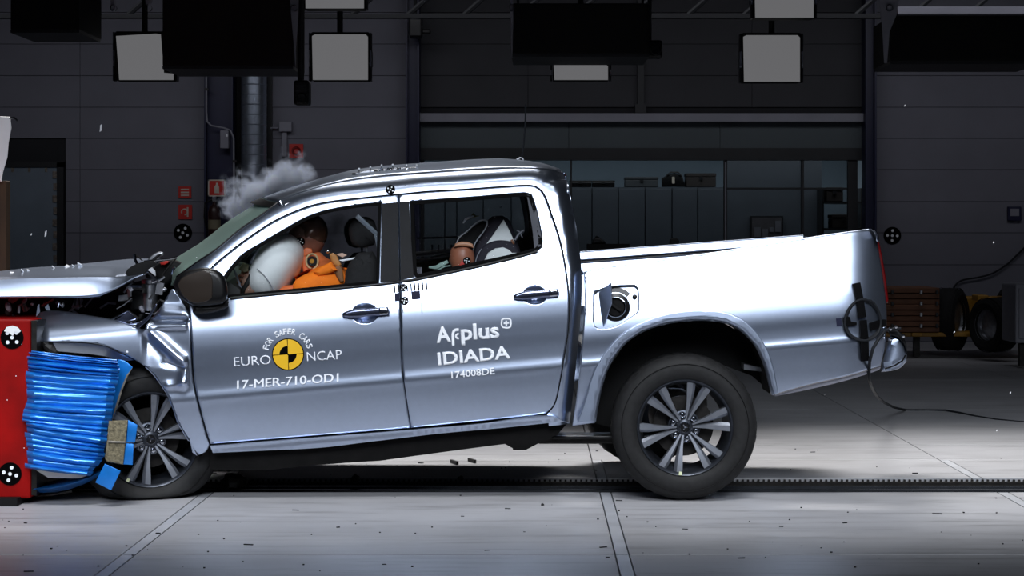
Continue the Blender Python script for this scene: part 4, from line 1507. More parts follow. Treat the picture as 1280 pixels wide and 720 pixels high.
fender_out = [(237, 394), (239, 440), (242, 480), (249, 510), (257, 540), (262, 556), (257, 565), (246, 570), (240, 566), (236, 551), (230, 541), (222, 527), (217, 512), (210, 495), (200, 479), (190, 466), (182, 459), (167, 449.5), (151, 441.5), (132.5, 433), (110, 429), (87.5, 428), (65, 428), (51, 428), (52, 419), (49, 406), (46, 396),
              (50, 390), (60, 388), (80, 389), (110, 394), (140, 399), (160, 405), (176, 411.5), (181, 411), (183, 405), (189, 398), (200, 384), (214, 361), (218, 362), (228, 376)]
fn = panel('front_wing', fender_out, Dfender, PAINT, truck, gx=4, gy=3, edge=1.5, lip=.03, gap=.4)
panel('wing_flange', [(66, 428.6), (87.5, 428.6), (110, 429.6), (132.5, 433.6), (151, 442), (167, 450), (157, 451), (139, 447), (120, 443.5), (95, 441), (72, 439)], lambda x, y: Dfender(x, 426) + .004 + max(0, y - 428 - max(0, x - 105) * .16) * .001, PAINT, truck, gx=5, gy=2.5, edge=0, lip=.01, gap=0)
puff('wing_strip', [(169, 408), (173, 404), (185, 395), (193, 382), (196, 380), (195, 384), (187, 398), (180, 405), (173, 410.5)], .02, .02, CHROMEDARK, truck, .003, smooth=False)
MB().tube([P(x, y, Dfender(x, y) - .002) for x, y in catmull([(236, 551), (230, 541), (222, 527), (217, 512), (210, 495), (200, 479), (190, 466), (182, 459)], False, 5, 80)], .004, 6).build('arch_edge', PAINT, fn, True)
MB().lathe([(0, -.006), (.006, -.004), (.006, .01)], (P(158.5, 440, 0).x, Dfender(158.5, 440), P(158.5, 440, 0).z), 'y', 10).build('wing_screw', WHITE, fn)
# torn leading edge
tear = MB()
for pts in ([(45, 396), (47, 382), (49, 380), (50, 390)], [(56, 384), (60, 380), (63, 388), (58, 388)], [(44, 424), (52, 422), (53, 427), (46, 426)]):
    tear.prism(pts, .02, .026)
tear.build('torn_edge', PAINT, fn)
# far wing, plain
panel('front_wing', [(237, 394), (262, 556), (246, 570), (217, 512), (182, 460), (110, 440), (48, 440), (48, 392), (110, 380), (214, 361)], Dbody, PAINT, truck, gx=30, gy=16, far=True)
# dark wheel housing and engine bay
MB().prism([(120, 446), (165, 449), (200, 470), (235, 545), (225, 600), (150, 600), (120, 520)], .5, .54).build('wheel_housing', BLACKMATTE, truck)
rows = [[P(x, y, .05) for x, y in catmull([(140, 446), (167, 451), (190, 467), (210, 496), (222, 528), (237, 552), (248, 572)], False, 8, 80)]]
rows.append([p + Vector((0, .42, 0)) for p in rows[0]])
MB().grid(rows).build('wheel_arch_liner', BLACKMATTE, truck, True)
MB().prism([(-60, 374), (100, 373), (215, 352), (236, 380), (236, 450), (150, 440), (46, 436), (46, 399), (-60, 397)], .62, 1.5, (SX, SZ)).build('engine_block', BLACKMATTE, truck)
MB().prism([(36, 400), (46, 404), (53, 430), (50, 438), (36, 440)], .1, .5).build('bumper_bracket', IRON, truck)
c = P(45, 435, .08)
MB().lathe([(0, 0), (.025, 0), (.03, .02), (.03, .06)], (c.x, .08, c.z), 'y', 14).build('tow_eye_plug', BLACKTRIM, truck, True)
for (px, py, s, y) in ((60, 431, 8, .06), (64, 436, 6, .05)):
    MB().ball(P(px, py, y), (.05, .03, .03), 8, 6, (0, .6, 0)).build('torn_clip', PLASTIC, truck)
rnd = random.Random(11)
junk = [(STEEL, 'engine_fragment', 34), (PLASTIC, 'plastic_fragment', 24), (GREYFRAME, 'bracket_fragment', 18)]
zones = [(8, 376, 44, 398), (52, 376, 150, 388), (150, 360, 200, 402), (158, 340, 206, 372), (2, 374, 60, 384)]
for m_, nm, n in junk:
    mb = MB()
    for i in range(n):
        z = zones[rnd.choice([0, 1, 2, 2, 2, 3, 3, 4])]
        p = P(rnd.uniform(z[0], z[2]), rnd.uniform(z[1], z[3]), rnd.uniform(.15, .5))
        s = rnd.uniform(.012, .04)
        if i % 3 == 0:
            q = p + Vector((rnd.uniform(-.1, .1), rnd.uniform(-.05, .05), rnd.uniform(-.06, .06)))
            mb.tube([p, (p + q) / 2 + Vector((0, 0, rnd.uniform(-.03, .03))), q], rnd.uniform(.003, .007), 5)
        elif i % 3 == 1:
            mb.box(p, (s * 1.6, s, s * .35), (rnd.uniform(0, 3), rnd.uniform(0, 3), rnd.uniform(0, 3)))
        else:
            mb.ball(p, (s * .9, s * .6, s * .5), 7, 5, (rnd.uniform(0, 3), rnd.uniform(0, 3), 0))
    mb.build(nm, m_, truck, kind='stuff')
c = P(187.5, 388, .3)
MB().lathe([(.04, 0), (.04, .14), (.046, .145), (.046, .165), (.02, .17), (0, .17)], (c.x, c.y, c.z), 'z', 20).build('strut_tower', STEEL, truck, True)
MB().pbox(160, 357, 192, 360, .28, .05).build('battery_clamp', STEEL, truck, bevel=.003)
MB().pbox(162, 362, 181, 388, .3, .2).build('battery', BLACKTRIM, truck, bevel=.01)
MB().pbox(173, 358, 180, 363, .27, .05).build('battery_terminal', GREYFRAME, truck, bevel=.004)
puff('headlight_shards', [(144, 400), (150, 396), (160, 387), (172, 397), (165, 404), (176, 402), (170, 408), (155, 406)], .12, .04, CHROMEDARK, truck, .006, smooth=False)
for pts in ([(138, 400), (160, 388), (173, 398)], [(144, 406), (172, 400)], [(150, 404), (158, 407), (170, 407)]):
    MB().tube([P(x, y, .11) for x, y in pts], .006, 5).build('chrome_strip', CHROME, truck)

# bonnet, kicked up
hn = [(-60, 375), (0, 373), (60, 372.5), (110, 372.3), (125, 370.5), (140, 364), (155, 356), (168, 348.5), (180, 344)]
hc = [(-60, 351), (0, 351.5), (30, 349.5), (60, 349), (110, 348), (140, 348), (160, 346), (172, 345), (182, 343.5)]
ht = [(-60, 346), (0, 342), (40, 337), (70, 334), (100, 330.5), (135, 328), (165, 326.5), (185, 326), (202, 325)]
hn, hc, ht = [catmull(q, False, 200, 80) for q in (hn, hc, ht)]


def samp(c_, t):
    f = t * (len(c_) - 1)
    i = min(int(f), len(c_) - 2)
    return c_[i] + (c_[i + 1] - c_[i]) * (f - i)


rows = []
for i in range(49):
    t = i / 48
    n, cc, tt = samp(hn, t), samp(hc, t), samp(ht, t)
    row = []
    for k in range(9):                                # near face, from its hem up to the crease
        u = k / 8
        q = n + (cc - n) * u
        row.append(P(q[0], q[1], .10 + .022 * u + .012 * u * u))
    e0 = row[-1]
    e1 = P(tt[0], tt[1], .80)
    for k in range(1, 13):
        u = k / 12
        p = e0.lerp(e1, u)
        p.z += .012 * math.sin(PI * u) + .006 * math.sin(7 * u + t * 9)
        row.append(p)
    for k in range(1, 9):
        u = k / 8
        p = e1.lerp(Vector((e1.x, 1.62, e1.z - .05)), u)
        p.z -= .02 * u * u
        row.append(p)
    rows.append(row)
bo = MB().grid(rows).build('bonnet', PAINT, truck, True)
bo.modifiers.new('thick', 'SOLIDIFY').thickness = -.008
puff('bonnet_hinge_gap', [(156.5, 342), (160, 336), (168, 331), (180, 327), (192, 326), (196, 330), (184, 338), (180, 344), (168, 346.5), (160, 346)], .125, .012, BLACKMATTE, truck, .003)
for pts, r_ in (([(168, 318), (169, 325), (172, 331), (182, 338), (192, 346), (198, 352)], .009), ([(180, 327), (200, 325), (212, 324), (222, 321.5)], .006),
                ([(200, 352), (206, 340), (214, 330), (220, 323)], .005), ([(190, 353), (200, 350), (206, 346)], .008), ([(214, 343), (216, 336), (219, 334)], .006), ([(168, 318), (174, 322), (178, 326)], .004)):
    MB().tube([P(x, y, .2) for x, y in catmull(pts, False, 5, 80)], r_, 6).build('bent_strip', CHROME if r_ > .0055 else IRON, truck, True)
puff('torn_hinge', [(184, 326), (188, 320), (197, 315), (204, 315), (204, 319), (196, 324), (190, 326)], .22, .03, STEEL, truck, .008)
puff('hinge_window', [(190, 324), (197, 318), (202, 317), (200, 320), (194, 324)], .215, .02, BLACKTRIM, truck, .003, smooth=False)
puff('cowl_cover', [(196, 330), (205, 326), (216, 324), (232, 330), (224, 342), (216, 352), (206, 358), (196, 352), (190, 340)], .35, .5, BLACKMATTE, truck, .03)
puff('fluid_reservoir', [(185, 337), (190, 334), (194, 338), (195, 345), (190, 346)], .26, .06, WHITE, truck, .01)
puff('orange_connector', [(200, 328), (208, 326), (212, 327), (206, 331), (201, 331)], .3, .05, REDSIGN, truck, .005)
# crumbs of glass along the screen base
gl = MB()
for i in range(46):
    x = rnd.uniform(226, 262)
    y = 346 - (x - 222) * .62 - rnd.uniform(-6, 10)
    s = rnd.uniform(.002, .006)
    gl.box(P(x, y, rnd.uniform(.2, .32)), (s, s, s), (rnd.uniform(0, 3), rnd.uniform(0, 3), 0))
gl.build('glass_crumbs', WHITE, truck, kind='stuff')
sh = MB()
for (x, y) in ((15, 341), (28, 338), (36, 338), (60, 337), (68, 335), (84, 333), (92, 332.5), (100, 331), (14, 346), (54, 345), (60, 346)):
    sh.box(P(x, y, .5), (rnd.uniform(.015, .04), .02, .004), (rnd.uniform(0, 1), rnd.uniform(-.6, .3), rnd.uniform(0, 3)))
sh.build('bonnet_shards', WHITE, truck, kind='stuff')

# door mirror folded forward
mi = puff('door_mirror', [(217, 357), (221, 347), (230, 340), (244, 336), (258, 334.5), (270, 337), (279, 344), (284, 356), (284, 372), (278, 380), (262, 382), (246, 383), (232, 377), (223, 368)], -.16, .16, BLACKTRIM, truck, .035)
puff('mirror_glass', [(222, 356), (227, 348), (240, 342), (256, 337.5), (262, 340), (265.5, 350), (265, 372), (260, 376), (246, 379), (236, 376), (227, 367)], -.166, .02, mat('brown_mirror_glass', (54, 47, 42), .22, .3, .1, 6, coat=.3), mi, .004)
puff('mirror_arm', [(240, 380), (262, 381), (280, 377), (286, 372), (286, 383), (276, 388), (262, 391), (250, 392.5), (241, 391)], -.1, .2, BLACKTRIM, mi, .02)

# ---------------- the far side of the cab, seen through the windows
for nm, out_, hole in (('front_door', door_front, win_front), ('rear_door', door_rear, win_rear)):
    f_ = panel(nm, out_, Dbody, PAINT, truck, holes=[hole], gx=30, gy=14, far=True)
    panel('door_liner', out_, lambda x, y: Dbody(x, y) + .05, PLASTIC, f_, holes=[inset(catmull(hole, True, 5), -5).tolist()], gx=40, gy=24, far=True, edge=0, holesmooth=False)
    panel('window_pane', hole, lambda x, y: Dbody(x, y) + .022, GLASS, f_, gx=30, gy=20, edge=0, lip=0, far=True)
panel('cab_side_frame', frame_out, Dside, PAINT, truck, gx=16, gy=8, far=True, edge=0, step=10)
# cabin: floor, dashboard, seats
rlin = lerpedge(edge_roof, roofbow)
MB().grid([[p + Vector((0, 0, -.03)) for p in r[1:-1]] for r in rlin]).build('headliner', mat('headliner_grey', (60, 60, 64), .9), truck, True)
MB().prism([(262, 500), (700, 480), (705, 524), (262, 556)], .16, 1.66, (SX, SZ)).build('cabin_floor', BLACKMATTE, truck)
MB().prism([(225, 365), (262, 345), (285, 352), (300, 362), (300, 400), (262, 470), (230, 470)], .18, 1.66, (SX, SZ)).build('dashboard', PLASTIC, truck)
for y0, dx in ((.24, 0), (1.06, -6)):
    se = puff('front_seat', [(425 + dx, 420), (428 + dx, 360), (436 + dx, 330), (448 + dx, 316), (466 + dx, 314), (474 + dx, 330), (474 + dx, 420)], y0, .46, SEATCLOTH, truck, .06)
    puff('headrest', [(438 + dx, 300), (436 + dx, 285), (442 + dx, 274), (458 + dx, 271), (468 + dx, 276), (472 + dx, 292), (468 + dx, 306), (452 + dx, 310), (442 + dx, 307)], y0 + .1, .25, SEATCLOTH, se, .05)
    for q in (.16, .28):
        MB().tube([P(458 + dx, 308, y0 + q), P(459 + dx, 318, y0 + q)], .007).build('headrest_post', STEEL, se)
    puff('seat_cushion', [(350 + dx, 425), (360 + dx, 412), (425 + dx, 412), (430 + dx, 440), (350 + dx, 445)], y0, .46, SEATCLOTH, se, .05)
rs = puff('rear_seat', [(560, 395), (640, 385), (658, 330), (672, 322), (690, 330), (690, 420), (560, 425)], .24, 1.35, SEATCLOTH, truck, .06)
for y0 in (.5, 1.2):
    puff('headrest', [(668, 320), (668, 300), (676, 292), (686, 296), (688, 318)], y0, .25, SEATCLOTH, rs, .04)
MB().tube([P(446, 270, .18), P(470, 292, .2), P(478, 330, .2)], .014, 6).build('seat_belt', mat('belt_webbing', (98, 106, 116), .7), truck)
MB().tube([P(300, 372, .45), P(313, 352, .45)], .03).build('steering_column', PLASTIC, truck, True)
sw = MB()
ang = math.radians(62)
sw_pts = [P(318, 348, .45) + Vector((.19 * math.cos(a) * math.cos(ang), .19 * math.sin(a), .19 * math.cos(a) * math.sin(ang))) for a in [2 * PI * k / 24 for k in range(25)]]
sw.tube(sw_pts, .014, 8, False).build('steering_wheel', PLASTIC, truck, True)
# rails seen across the cabin
for (a, b, r_) in (((521, 298), (575, 296), .006), ((520, 318), (575, 312), .016), ((520, 325), (572, 318), .008)):
    MB().tube([P(*a, 1.45), P(*b, 1.45)], r_, 6).build('grab_rail', GREYFRAME, truck)
for k in range(4):
    MB().pbox(539 + k * 8, 306, 541.5 + k * 8, 314, 1.45, .01).build('rail_bracket', GREYFRAME, truck)
for pts in ([(536, 334), (545, 334.5), (552, 331), (560, 327)], [(541, 342), (548, 337), (556, 333), (564, 332)]):
    MB().tube([P(x, y, .6) for x, y in pts], [.006, .012, .013, .01] if pts[0][0] == 536 else .004, 6).build('cable_loop', mat('pale_green_plastic', (160, 186, 178), .5), truck, True)
for x in (522, 525.5):
    MB().tube([P(x, 344, .4), P(x + .5, 334, .4)], .008, 6).build('belt_buckle', GREYFRAME, truck)

# ---------------- airbag
air = MB().ball(P(346, 334, .42), (.125, .25, .195), 28, 20, (0, math.radians(29), 0), lambda d: 1 / (abs(d.x) ** 3 + abs(d.y) ** 3 + abs(d.z) ** 3) ** (1 / 3) * .5 + .5)
air = air.build('airbag', AIRBAG, truck, True)
for off_ in (-1,):
    sp = [P(x, y, .17) for x, y in catmull([(321, 336), (330, 344), (338, 355), (344, 366)], False, 4, 80)]
    MB().tube(sp, .0025, 5).build('airbag_seam', GREYFRAME, air)

# ---------------- aerial, roof targets
MB().tube([P(x, y, .95) for x, y in catmull([(649, 203), (653, 192), (655, 175), (656.5, 155), (657, 130)], False, 6, 80)], [.006] * 3 + [.004] * 40 if False else .005, 6).build('aerial', CABLE, truck, True)
MB().tube([P(x, y, .95) for x, y in ((641, 206), (645, 200), (650, 197.5), (653, 197.5), (656, 203), (657, 207))], .006, 6).build('aerial_bracket', STEEL, truck, True)
sa = MB()
rs_ = random.Random(5)
base = puff('roof_instrument_plate', [(424, 224), (436, 217), (460, 212.5), (500, 209.5), (534, 208.5), (536, 212), (500, 217), (470, 221), (440, 228)], .5, .4, STEEL, truck, .006, smooth=False)
for k in range(16):
    t = k / 15
    x = 430 + 102 * t + rs_.uniform(-3, 3)
    y = 220 - 10.5 * t ** .7 + rs_.uniform(-1, 3)
    MB().box(P(x, y, .46 + rs_.uniform(0, .2)), (rs_.uniform(.02, .05), .03, rs_.uniform(.008, .02)), (0, rs_.uniform(-.4, .4), rs_.uniform(0, 1))).build('instrument_block', CHROME if k % 3 else IRON, base, bevel=.003)
for k, (x, y) in enumerate(((449, 211), (463, 209), (477, 206.5), (491, 206), (508, 207), (521, 207))):
    MB().tube([P(x, y + 8, .5), P(x, y, .5)], .003, 5).build('instrument_pin', STEEL, base)
    MB().ball(P(x, y, .5), .006, 8, 6).build('pin_head', WHITE, base)
for k in range(5):
    x = 470 + k * 13
    MB().tube([P(x + dx_, 213 + 3 * math.sin(dx_ * .7 + k), .48) for dx_ in range(0, 18, 2)], .004, 5).build('instrument_lead', IRON if k % 2 else CHROME, base, True)
marker(488, 237, 6, Dside, truck)
flat('roof_joint', [(506.5, 231), (507.3, 231), (507.3, 240), (506.5, 240)], Dside, BLACKTRIM, truck, .001)

# ---------------- lettering and measuring marks
lettering('EURO', (292.8, 458.2), (338.6, 455.2), 11.8, Dbody, WHITE, fd, -.004, name='euro_lettering')
lettering('NCAP', (384, 451.7), (427.5, 448.8), 11.8, Dbody, WHITE, fd, -.004, name='ncap_lettering')
tn = text_mesh('17-MER-710-OD1', 0)                  # heavy weight: three close-set layers of each figure
x0_ = min(v.co.x for v in tn.vertices)
w_ = max(v.co.x for v in tn.vertices) - x0_
bmn = bmesh.new()
for k, (dx_, dy_) in enumerate(((-.016, -.01), (.016, .01), (0, 0))):
    bmn.from_mesh(drape(tn.copy(), lambda x, y: (296.5 + (x + dx_ - x0_) / w_ * 126.5, 486.2 - (x + dx_ - x0_) / w_ * 9.2 - (y + dy_) / .7 * 10.6), Dbody, .0042 + k * .0012))
tn = bpy.data.meshes.new('test_number')
bmn.to_mesh(tn)
link('test_number', tn, WHITE, fd)
for k, ch in enumerate('FOR SAFER CARS'):
    if ch == ' ':
        continue
    a = math.radians(163 - k * (163 - 21) / 13)
    rr = 25.0
    cx, cy = 360 + rr * math.cos(a), 443 - rr * math.sin(a)
    tx, ty = math.sin(a), math.cos(a)
    hw = 2.5
    lettering(ch, (cx - tx * hw, cy - ty * hw), (cx + tx * hw, cy + ty * hw), 7.6, Dbody, WHITE, fd, .018, name='motto_letter')
em = flat('test_emblem', circ(360, 443, 20.2, 40), Dbody, BLACKPRINT, fd, .0012)


def sector(a0, a1, r0, r1, m, nm, lift):
    o = circ(360, 443, r1, 12, math.radians(a0), math.radians(a1))
    i = circ(360, 443, r0, 12, math.radians(a0), math.radians(a1))[::-1] if r0 > 0 else [(360, 443)]
    flat(nm, o + i, Dbody, m, em, lift)


T0 = 3
for k, (a0, r0) in enumerate(((0, .5), (90, 10.8), (180, .5), (270, 10.8))):
    sector(a0 + T0 + (1.5 if r0 > 5 else 2), a0 + T0 + 90 - (1.5 if r0 > 5 else 2), max(r0, 1), 18.9, YELLOWPRINT, 'emblem_quarter', .0028)
lettering('A', (545.8, 428.4), (564, 426.5), 19, Dbody, WHITE, rd, .03, name='company_lettering')
AP = Dbody


def stroke(pts, w_, nm, closed=False):
    p = catmull(pts, closed, 2.0, 80)
    if closed:
        n_ = outnormals(p)
        flat(nm, [tuple(q) for q in p + n_ * w_ / 2], Dbody, WHITE, rd, .0015)
        return
    t = np.gradient(p, axis=0)
    t /= np.linalg.norm(t, axis=1)[:, None]
    n_ = np.stack([-t[:, 1], t[:, 0]], 1) * w_ / 2
    flat(nm, [tuple(q) for q in p + n_] + [tuple(q) for q in (p - n_)[::-1]], Dbody, WHITE, rd, .0015)


# the open-bowled first p of the company name
stroke([(566.6, 432), (566.2, 422), (566.4, 416), (568.5, 412.6), (573.5, 411.8)], 3.2, 'company_lettering')
stroke([(573.5, 423.5), (570.2, 421.5), (570.4, 418.5), (573.5, 417)], 2.2, 'company_lettering')
lettering('plus', (576.5, 424.9), (624.5, 421.6), 19, Dbody, WHITE, rd, .03, name='company_lettering')
sq = [(626.5, 399.5), (629, 397.6), (634.5, 397.3), (637.5, 397.8), (639.4, 400), (639.6, 405), (639, 408.5), (636.5, 410.4), (631.5, 410.6), (628, 409.8), (626.3, 407.5), (626, 403)]
sqi = inset(catmull(sq, True, 2), 1.9).tolist()
panel('plus_ring', sq, Dbody, WHITE, rd, holes=[sqi], gx=30, gy=30, edge=0, lip=.003, gap=0, lift=.0025, step=2, holesmooth=False)
flat('plus_sign', [(631.8, 400.8), (633.6, 400.7), (633.7, 403), (636.2, 402.8), (636.3, 404.6), (633.8, 404.8), (633.9, 407.2), (632.1, 407.3), (632, 405), (629.6, 405.1), (629.5, 403.3), (631.9, 403.1)], Dbody, WHITE, rd, .0015)
lettering('IDIADA', (547.8, 456.5), (638.5, 447.6), 15.6, Dbody, WHITE, rd, .025, name='laboratory_lettering')
lettering('174008DE', (564.5, 473), (618.5, 467.6), 8.2, Dbody, WHITE, rd, .02, name='serial_lettering')
GREYPRINT = mat('grey_sticker', (40, 42, 60), .6, 0, .1, 8, spec=.05)
for i, (x0, x1) in enumerate(((492, 493.8), (497, 498.4), (502.6, 504), (508.2, 509.4), (512.6, 514.4), (517, 518.8), (521.8, 523.8), (527, 528.8), (531.8, 533.6))):
    yt = 356.2 - (x0 - 492) * .098
    flat('scale_mark', [(x0, yt), (x1, yt - .1), (x1 + .8, yt + 9.6), (x0 + .8, yt + 9.8)], Dbody, BLACKPRINT, fd if x1 < 499 else rd, .004)
flat('scale_block', [(493.2, 366.5), (499.3, 366), (499.6, 376.2), (493.6, 376.8)], Dbody, GREYPRINT, fd, .003)
flat('scale_block', [(513.8, 364.4), (524.8, 363.4), (525.6, 373.6), (514.6, 374.6)], Dbody, GREYPRINT, rd, .003)
marker(504.2, 359.5, 4.8, Dbody, rd, spin=.8)
marker(505.6, 376, 5.2, Dbody, rd, spin=.2)
for a, b in (((502.5, 383), (504, 391)), ((526, 375), (527.6, 391.5))):
    MB().tube([P(*a, Dbody(*a) - .004), P(*b, Dbody(*b) - .004)], .0022, 5).build('scale_needle', STEEL, rd)

# taped cable coil on the bed corner
co = MB()
cpts = []
for k in range(73):
    a = 2 * PI * k / 24 + 1.2
    rr = 22.5 + .9 * math.sin(k * .8) + (k / 72) * 2.4
    x, y = 1078.5 + rr * math.cos(a) * .92, 400.5 - rr * math.sin(a) * 1.06
    cpts.append(P(x, y, Dbed(min(x, 1108), y) - .012 - .006 * (k // 24)))
coil = co.tube(cpts, .0065, 7).build('cable_coil', CABLE, truck, True)
TAPE = mat('black_gaffer_tape', (8, 8, 10), .7, 0, .2, 20, spec=.06)
Dt = lambda x, y: Dbed(min(x, 1106), y)
for poly, lf in (([(1066, 355), (1075.5, 353), (1079.5, 373), (1083, 396), (1077, 398), (1073, 398), (1071, 376)], .026), ([(1075, 401), (1083.5, 400), (1086, 425), (1086.5, 451), (1077, 452), (1075.5, 425)], .026),
                 ([(1087, 404), (1100, 399.5), (1108, 399.5), (1108, 408), (1089, 413.5)], .024), ([(1054, 397), (1062, 396), (1064, 402), (1071, 403), (1071, 406.5), (1060, 408), (1055, 406)], .024), ([(1045, 398), (1052, 397.5), (1052.5, 407.5), (1046, 408)], .003)):
    flat('tape_strip', poly, Dt, TAPE if lf > .01 else GREYPRINT, truck, lf)

# ------------------------------------------------------------------ occupants, barrier and loose things
# trailing cable
cab = MB().tube([P(*q) for q in ((1106, 414, .03), (1098, 424, -.02), (1091, 436, -.03), (1087, 452, 0), (1086, 468, .1))] +
                [P(x, y, yy) for x, y, yy in ((1087, 476, .3), (1090, 485, .9), (1096, 495, 2.0), (1105, 503, 3.2), (1118, 509.5, 4.4), (1132, 512.5, 5.2), (1160, 512.8, 5.2), (1182, 513, 5.15), (1200, 516, 4.95), (1220, 520.5, 4.7), (1245, 524.5, 4.45), (1275, 527.5, 4.3), (1330, 530, 4.15))], .009, 8).build('trailing_cable', CABLE, smooth=True)
tag(cab, 'thin grey cable drooping from the pickup tail and trailing over the floor', 'cable')
cb = MB().tube([P(x, y, .1) for x, y in ((1088, 418), (1100, 413.5), (1112, 412), (1126, 410.5))], .008, 6).build('plug_lead', CABLE, truck, True)
for x, y in ((1113, 411), (1120, 408.5), (1129, 420), (1113, 424), (1101, 409)):
    MB().ball(P(x, y, .09), .010, 8, 6).build('plug_tip', CHROME, truck)

# driver dummy
dr = thing('crash_test_dummy', 'orange shirted crash dummy at the wheel with its face in the airbag', 'dummy', P(440, 430, .46))
Y = .46


def J(px, py, r, dy=0.0):
    return (P(px, py, Y + dy), r)


body = skinned('body', {'pelvis': J(436, 418, .13), 'waist': J(428, 392, .125), 'chest': J(415, 365, .14), 'neckbase': J(402, 343, .085), 'neck': J(394, 327, .055), 'neckt': J(389, 315, .055),
                        'shoulder_n': J(414, 350, .075, -.16), 'elbow_n': J(372, 368, .05, -.2), 'wrist_n': J(324, 362, .034, -.14), 'palm_n': J(313, 352, .034, -.12),
                        'shoulder_f': J(414, 350, .075, .16), 'elbow_f': J(372, 372, .05, .2), 'wrist_f': J(324, 364, .034, .14), 'palm_f': J(313, 354, .034, .12),
                        'hip_n': J(425, 425, .1, -.1), 'knee_n': J(335, 440, .065, -.12), 'ankle_n': J(290, 515, .045, -.1), 'toe_n': J(268, 520, .04, -.1),
                        'hip_f': J(425, 425, .1, .1), 'knee_f': J(335, 440, .065, .12), 'ankle_f': J(290, 515, .045, .1), 'toe_f': J(268, 520, .04, .1)},
               [('pelvis', 'waist'), ('waist', 'chest'), ('chest', 'neckbase'), ('neckbase', 'neck'), ('neck', 'neckt'),
                ('neckbase', 'shoulder_n'), ('shoulder_n', 'elbow_n'), ('elbow_n', 'wrist_n'), ('wrist_n', 'palm_n'), ('neckbase', 'shoulder_f'), ('shoulder_f', 'elbow_f'), ('elbow_f', 'wrist_f'), ('wrist_f', 'palm_f'),
                ('pelvis', 'hip_n'), ('hip_n', 'knee_n'), ('knee_n', 'ankle_n'), ('ankle_n', 'toe_n'), ('pelvis', 'hip_f'), ('hip_f', 'knee_f'), ('knee_f', 'ankle_f'), ('ankle_f', 'toe_f')], SKINORANGE, dr)


def facefn(d):
    # d.x = -1 is the face; z up
    k = 1.0
    if d.x < 0:
        k += .10 * math.exp(-((d.z + .08) / .13) ** 2 - (d.y / .16) ** 2)          # nose
        k -= .06 * math.exp(-((d.z - .12) / .1) ** 2 - ((abs(d.y) - .33) / .16) ** 2)  # eye sockets
        k += .05 * math.exp(-((d.z + .75) / .18) ** 2 - (d.y / .35) ** 2)           # chin
        k -= .025 * math.exp(-((d.z + .42) / .06) ** 2 - (d.y / .3) ** 2)           # mouth
    else:
        k += .07 * math.exp(-((d.z - .1) / .5) ** 2)
    if d.z < -.5:
        k *= .95
    k += .05 * math.exp(-((d.z + .02) / .16) ** 2 - (d.x / .12) ** 2) * (1 if abs(d.y) > .8 else 0)
    return k


hd = MB().ball(P(383, 298, Y), (.098, .078, .118), 32, 22, (0, math.radians(16), 0), facefn).build('head', HEADVINYL, dr, True)
for x, y in ((372, 290),):
    MB().ball(P(x - 4, y, Y - .035), .012, 8, 6).build('eye', BLACKTRIM, hd, True)
cap = MB().ball(P(386, 292, Y), (.103, .083, .112), 28, 18, (0, math.radians(30), 0), lambda d: 1.0 if d.x > -.1 else .9)
cap.build('skull_cap', mat('skull_cap_bronze', (88, 62, 48), .25, .3, .25, 8, coat=.6), hd, True)
Dhd = lambda x, y: Y - .095
marker(375.5, 302, 5.6, Dhd, hd)
puff('neck_shield', [(379, 312), (383, 309), (390, 311), (391, 316), (386, 319), (379, 321)], Y - .075, .1, SKINORANGE, dr, .01, smooth=False)
puff('neck_collar', [(376, 325), (380, 320), (387, 321), (397, 328), (399, 334), (392, 338), (379, 340)], Y - .08, .12, SKINORANGE, dr, .012)
c = P(390.5, 326.5, Y - .085)
MB().lathe([(.012, -.02), (.026, -.02), (.028, -.005), (.028, .02), (.012, .02)], c, 'y', 24).build('neck_joint', BLACKTRIM, dr, True)
MB().lathe([(0, -.024), (.012, -.024), (.014, -.018)], c, 'y', 16).build('joint_bolt', mat('brass_bolt', (220, 160, 70), .3, .8), dr, True)
MB().tube([c + Vector((.032 * math.cos(a), -.012, .04 * math.sin(a))) for a in [2 * PI * k / 20 for k in range(21)]], .005, 6, False).build('joint_strap', mat('strap_tan', (200, 176, 130), .6), dr, True)
# shirt over chest and near arm
sh_ = skinned('shirt', {'chest': J(412, 376, .155), 'upper': J(409, 352, .12), 'sh_n': J(415, 349, .088, -.165), 'mid_n': J(392, 356, .078, -.2), 'cuff_n': J(364, 366, .066, -.21),
                        'sh_f': J(415, 352, .09, .165), 'cuff_f': J(372, 372, .07, .2), 'waist': J(424, 396, .145)},
              [('chest', 'upper'), ('upper', 'sh_n'), ('sh_n', 'mid_n'), ('mid_n', 'cuff_n'), ('upper', 'sh_f'), ('sh_f', 'cuff_f'), ('chest', 'waist')], ORANGE, dr)
Dsh = lambda x, y: Y - .27
puff('shirt_fold', [(392, 340), (402, 333), (414, 327), (422, 338), (412, 342), (398, 346)], Y - .245, .06, ORANGE, dr, .02)
puff('collar_strap', [(412, 318), (416, 316), (421, 319), (424, 326), (427, 331), (423, 334), (417, 331), (413, 324)], Y - .22, .05, mat('collar_tan', (190, 128, 66), .6, 0, .2, 20), dr, .012)
puff('collar_strap', [(416, 335), (424, 330), (428, 336), (430, 352), (425, 353), (420, 345)], Y - .22, .05, mat('collar_brown', (128, 84, 48), .6, 0, .2, 20), dr, .01)
MB().ball(P(410, 314, Y - .2), .012, 10, 8).build('clavicle_bolt', CHROME, dr, True)
puff('cable_clip', [(420, 318), (428, 316), (434, 319), (428, 322)], Y - .18, .02, mat('clip_pink', (206, 170, 150), .5), dr, .003, smooth=False)
puff('cable_clip', [(424, 325), (436, 323), (447, 321), (440, 325), (428, 327)], Y - .18, .02, WHITE, dr, .003, smooth=False)
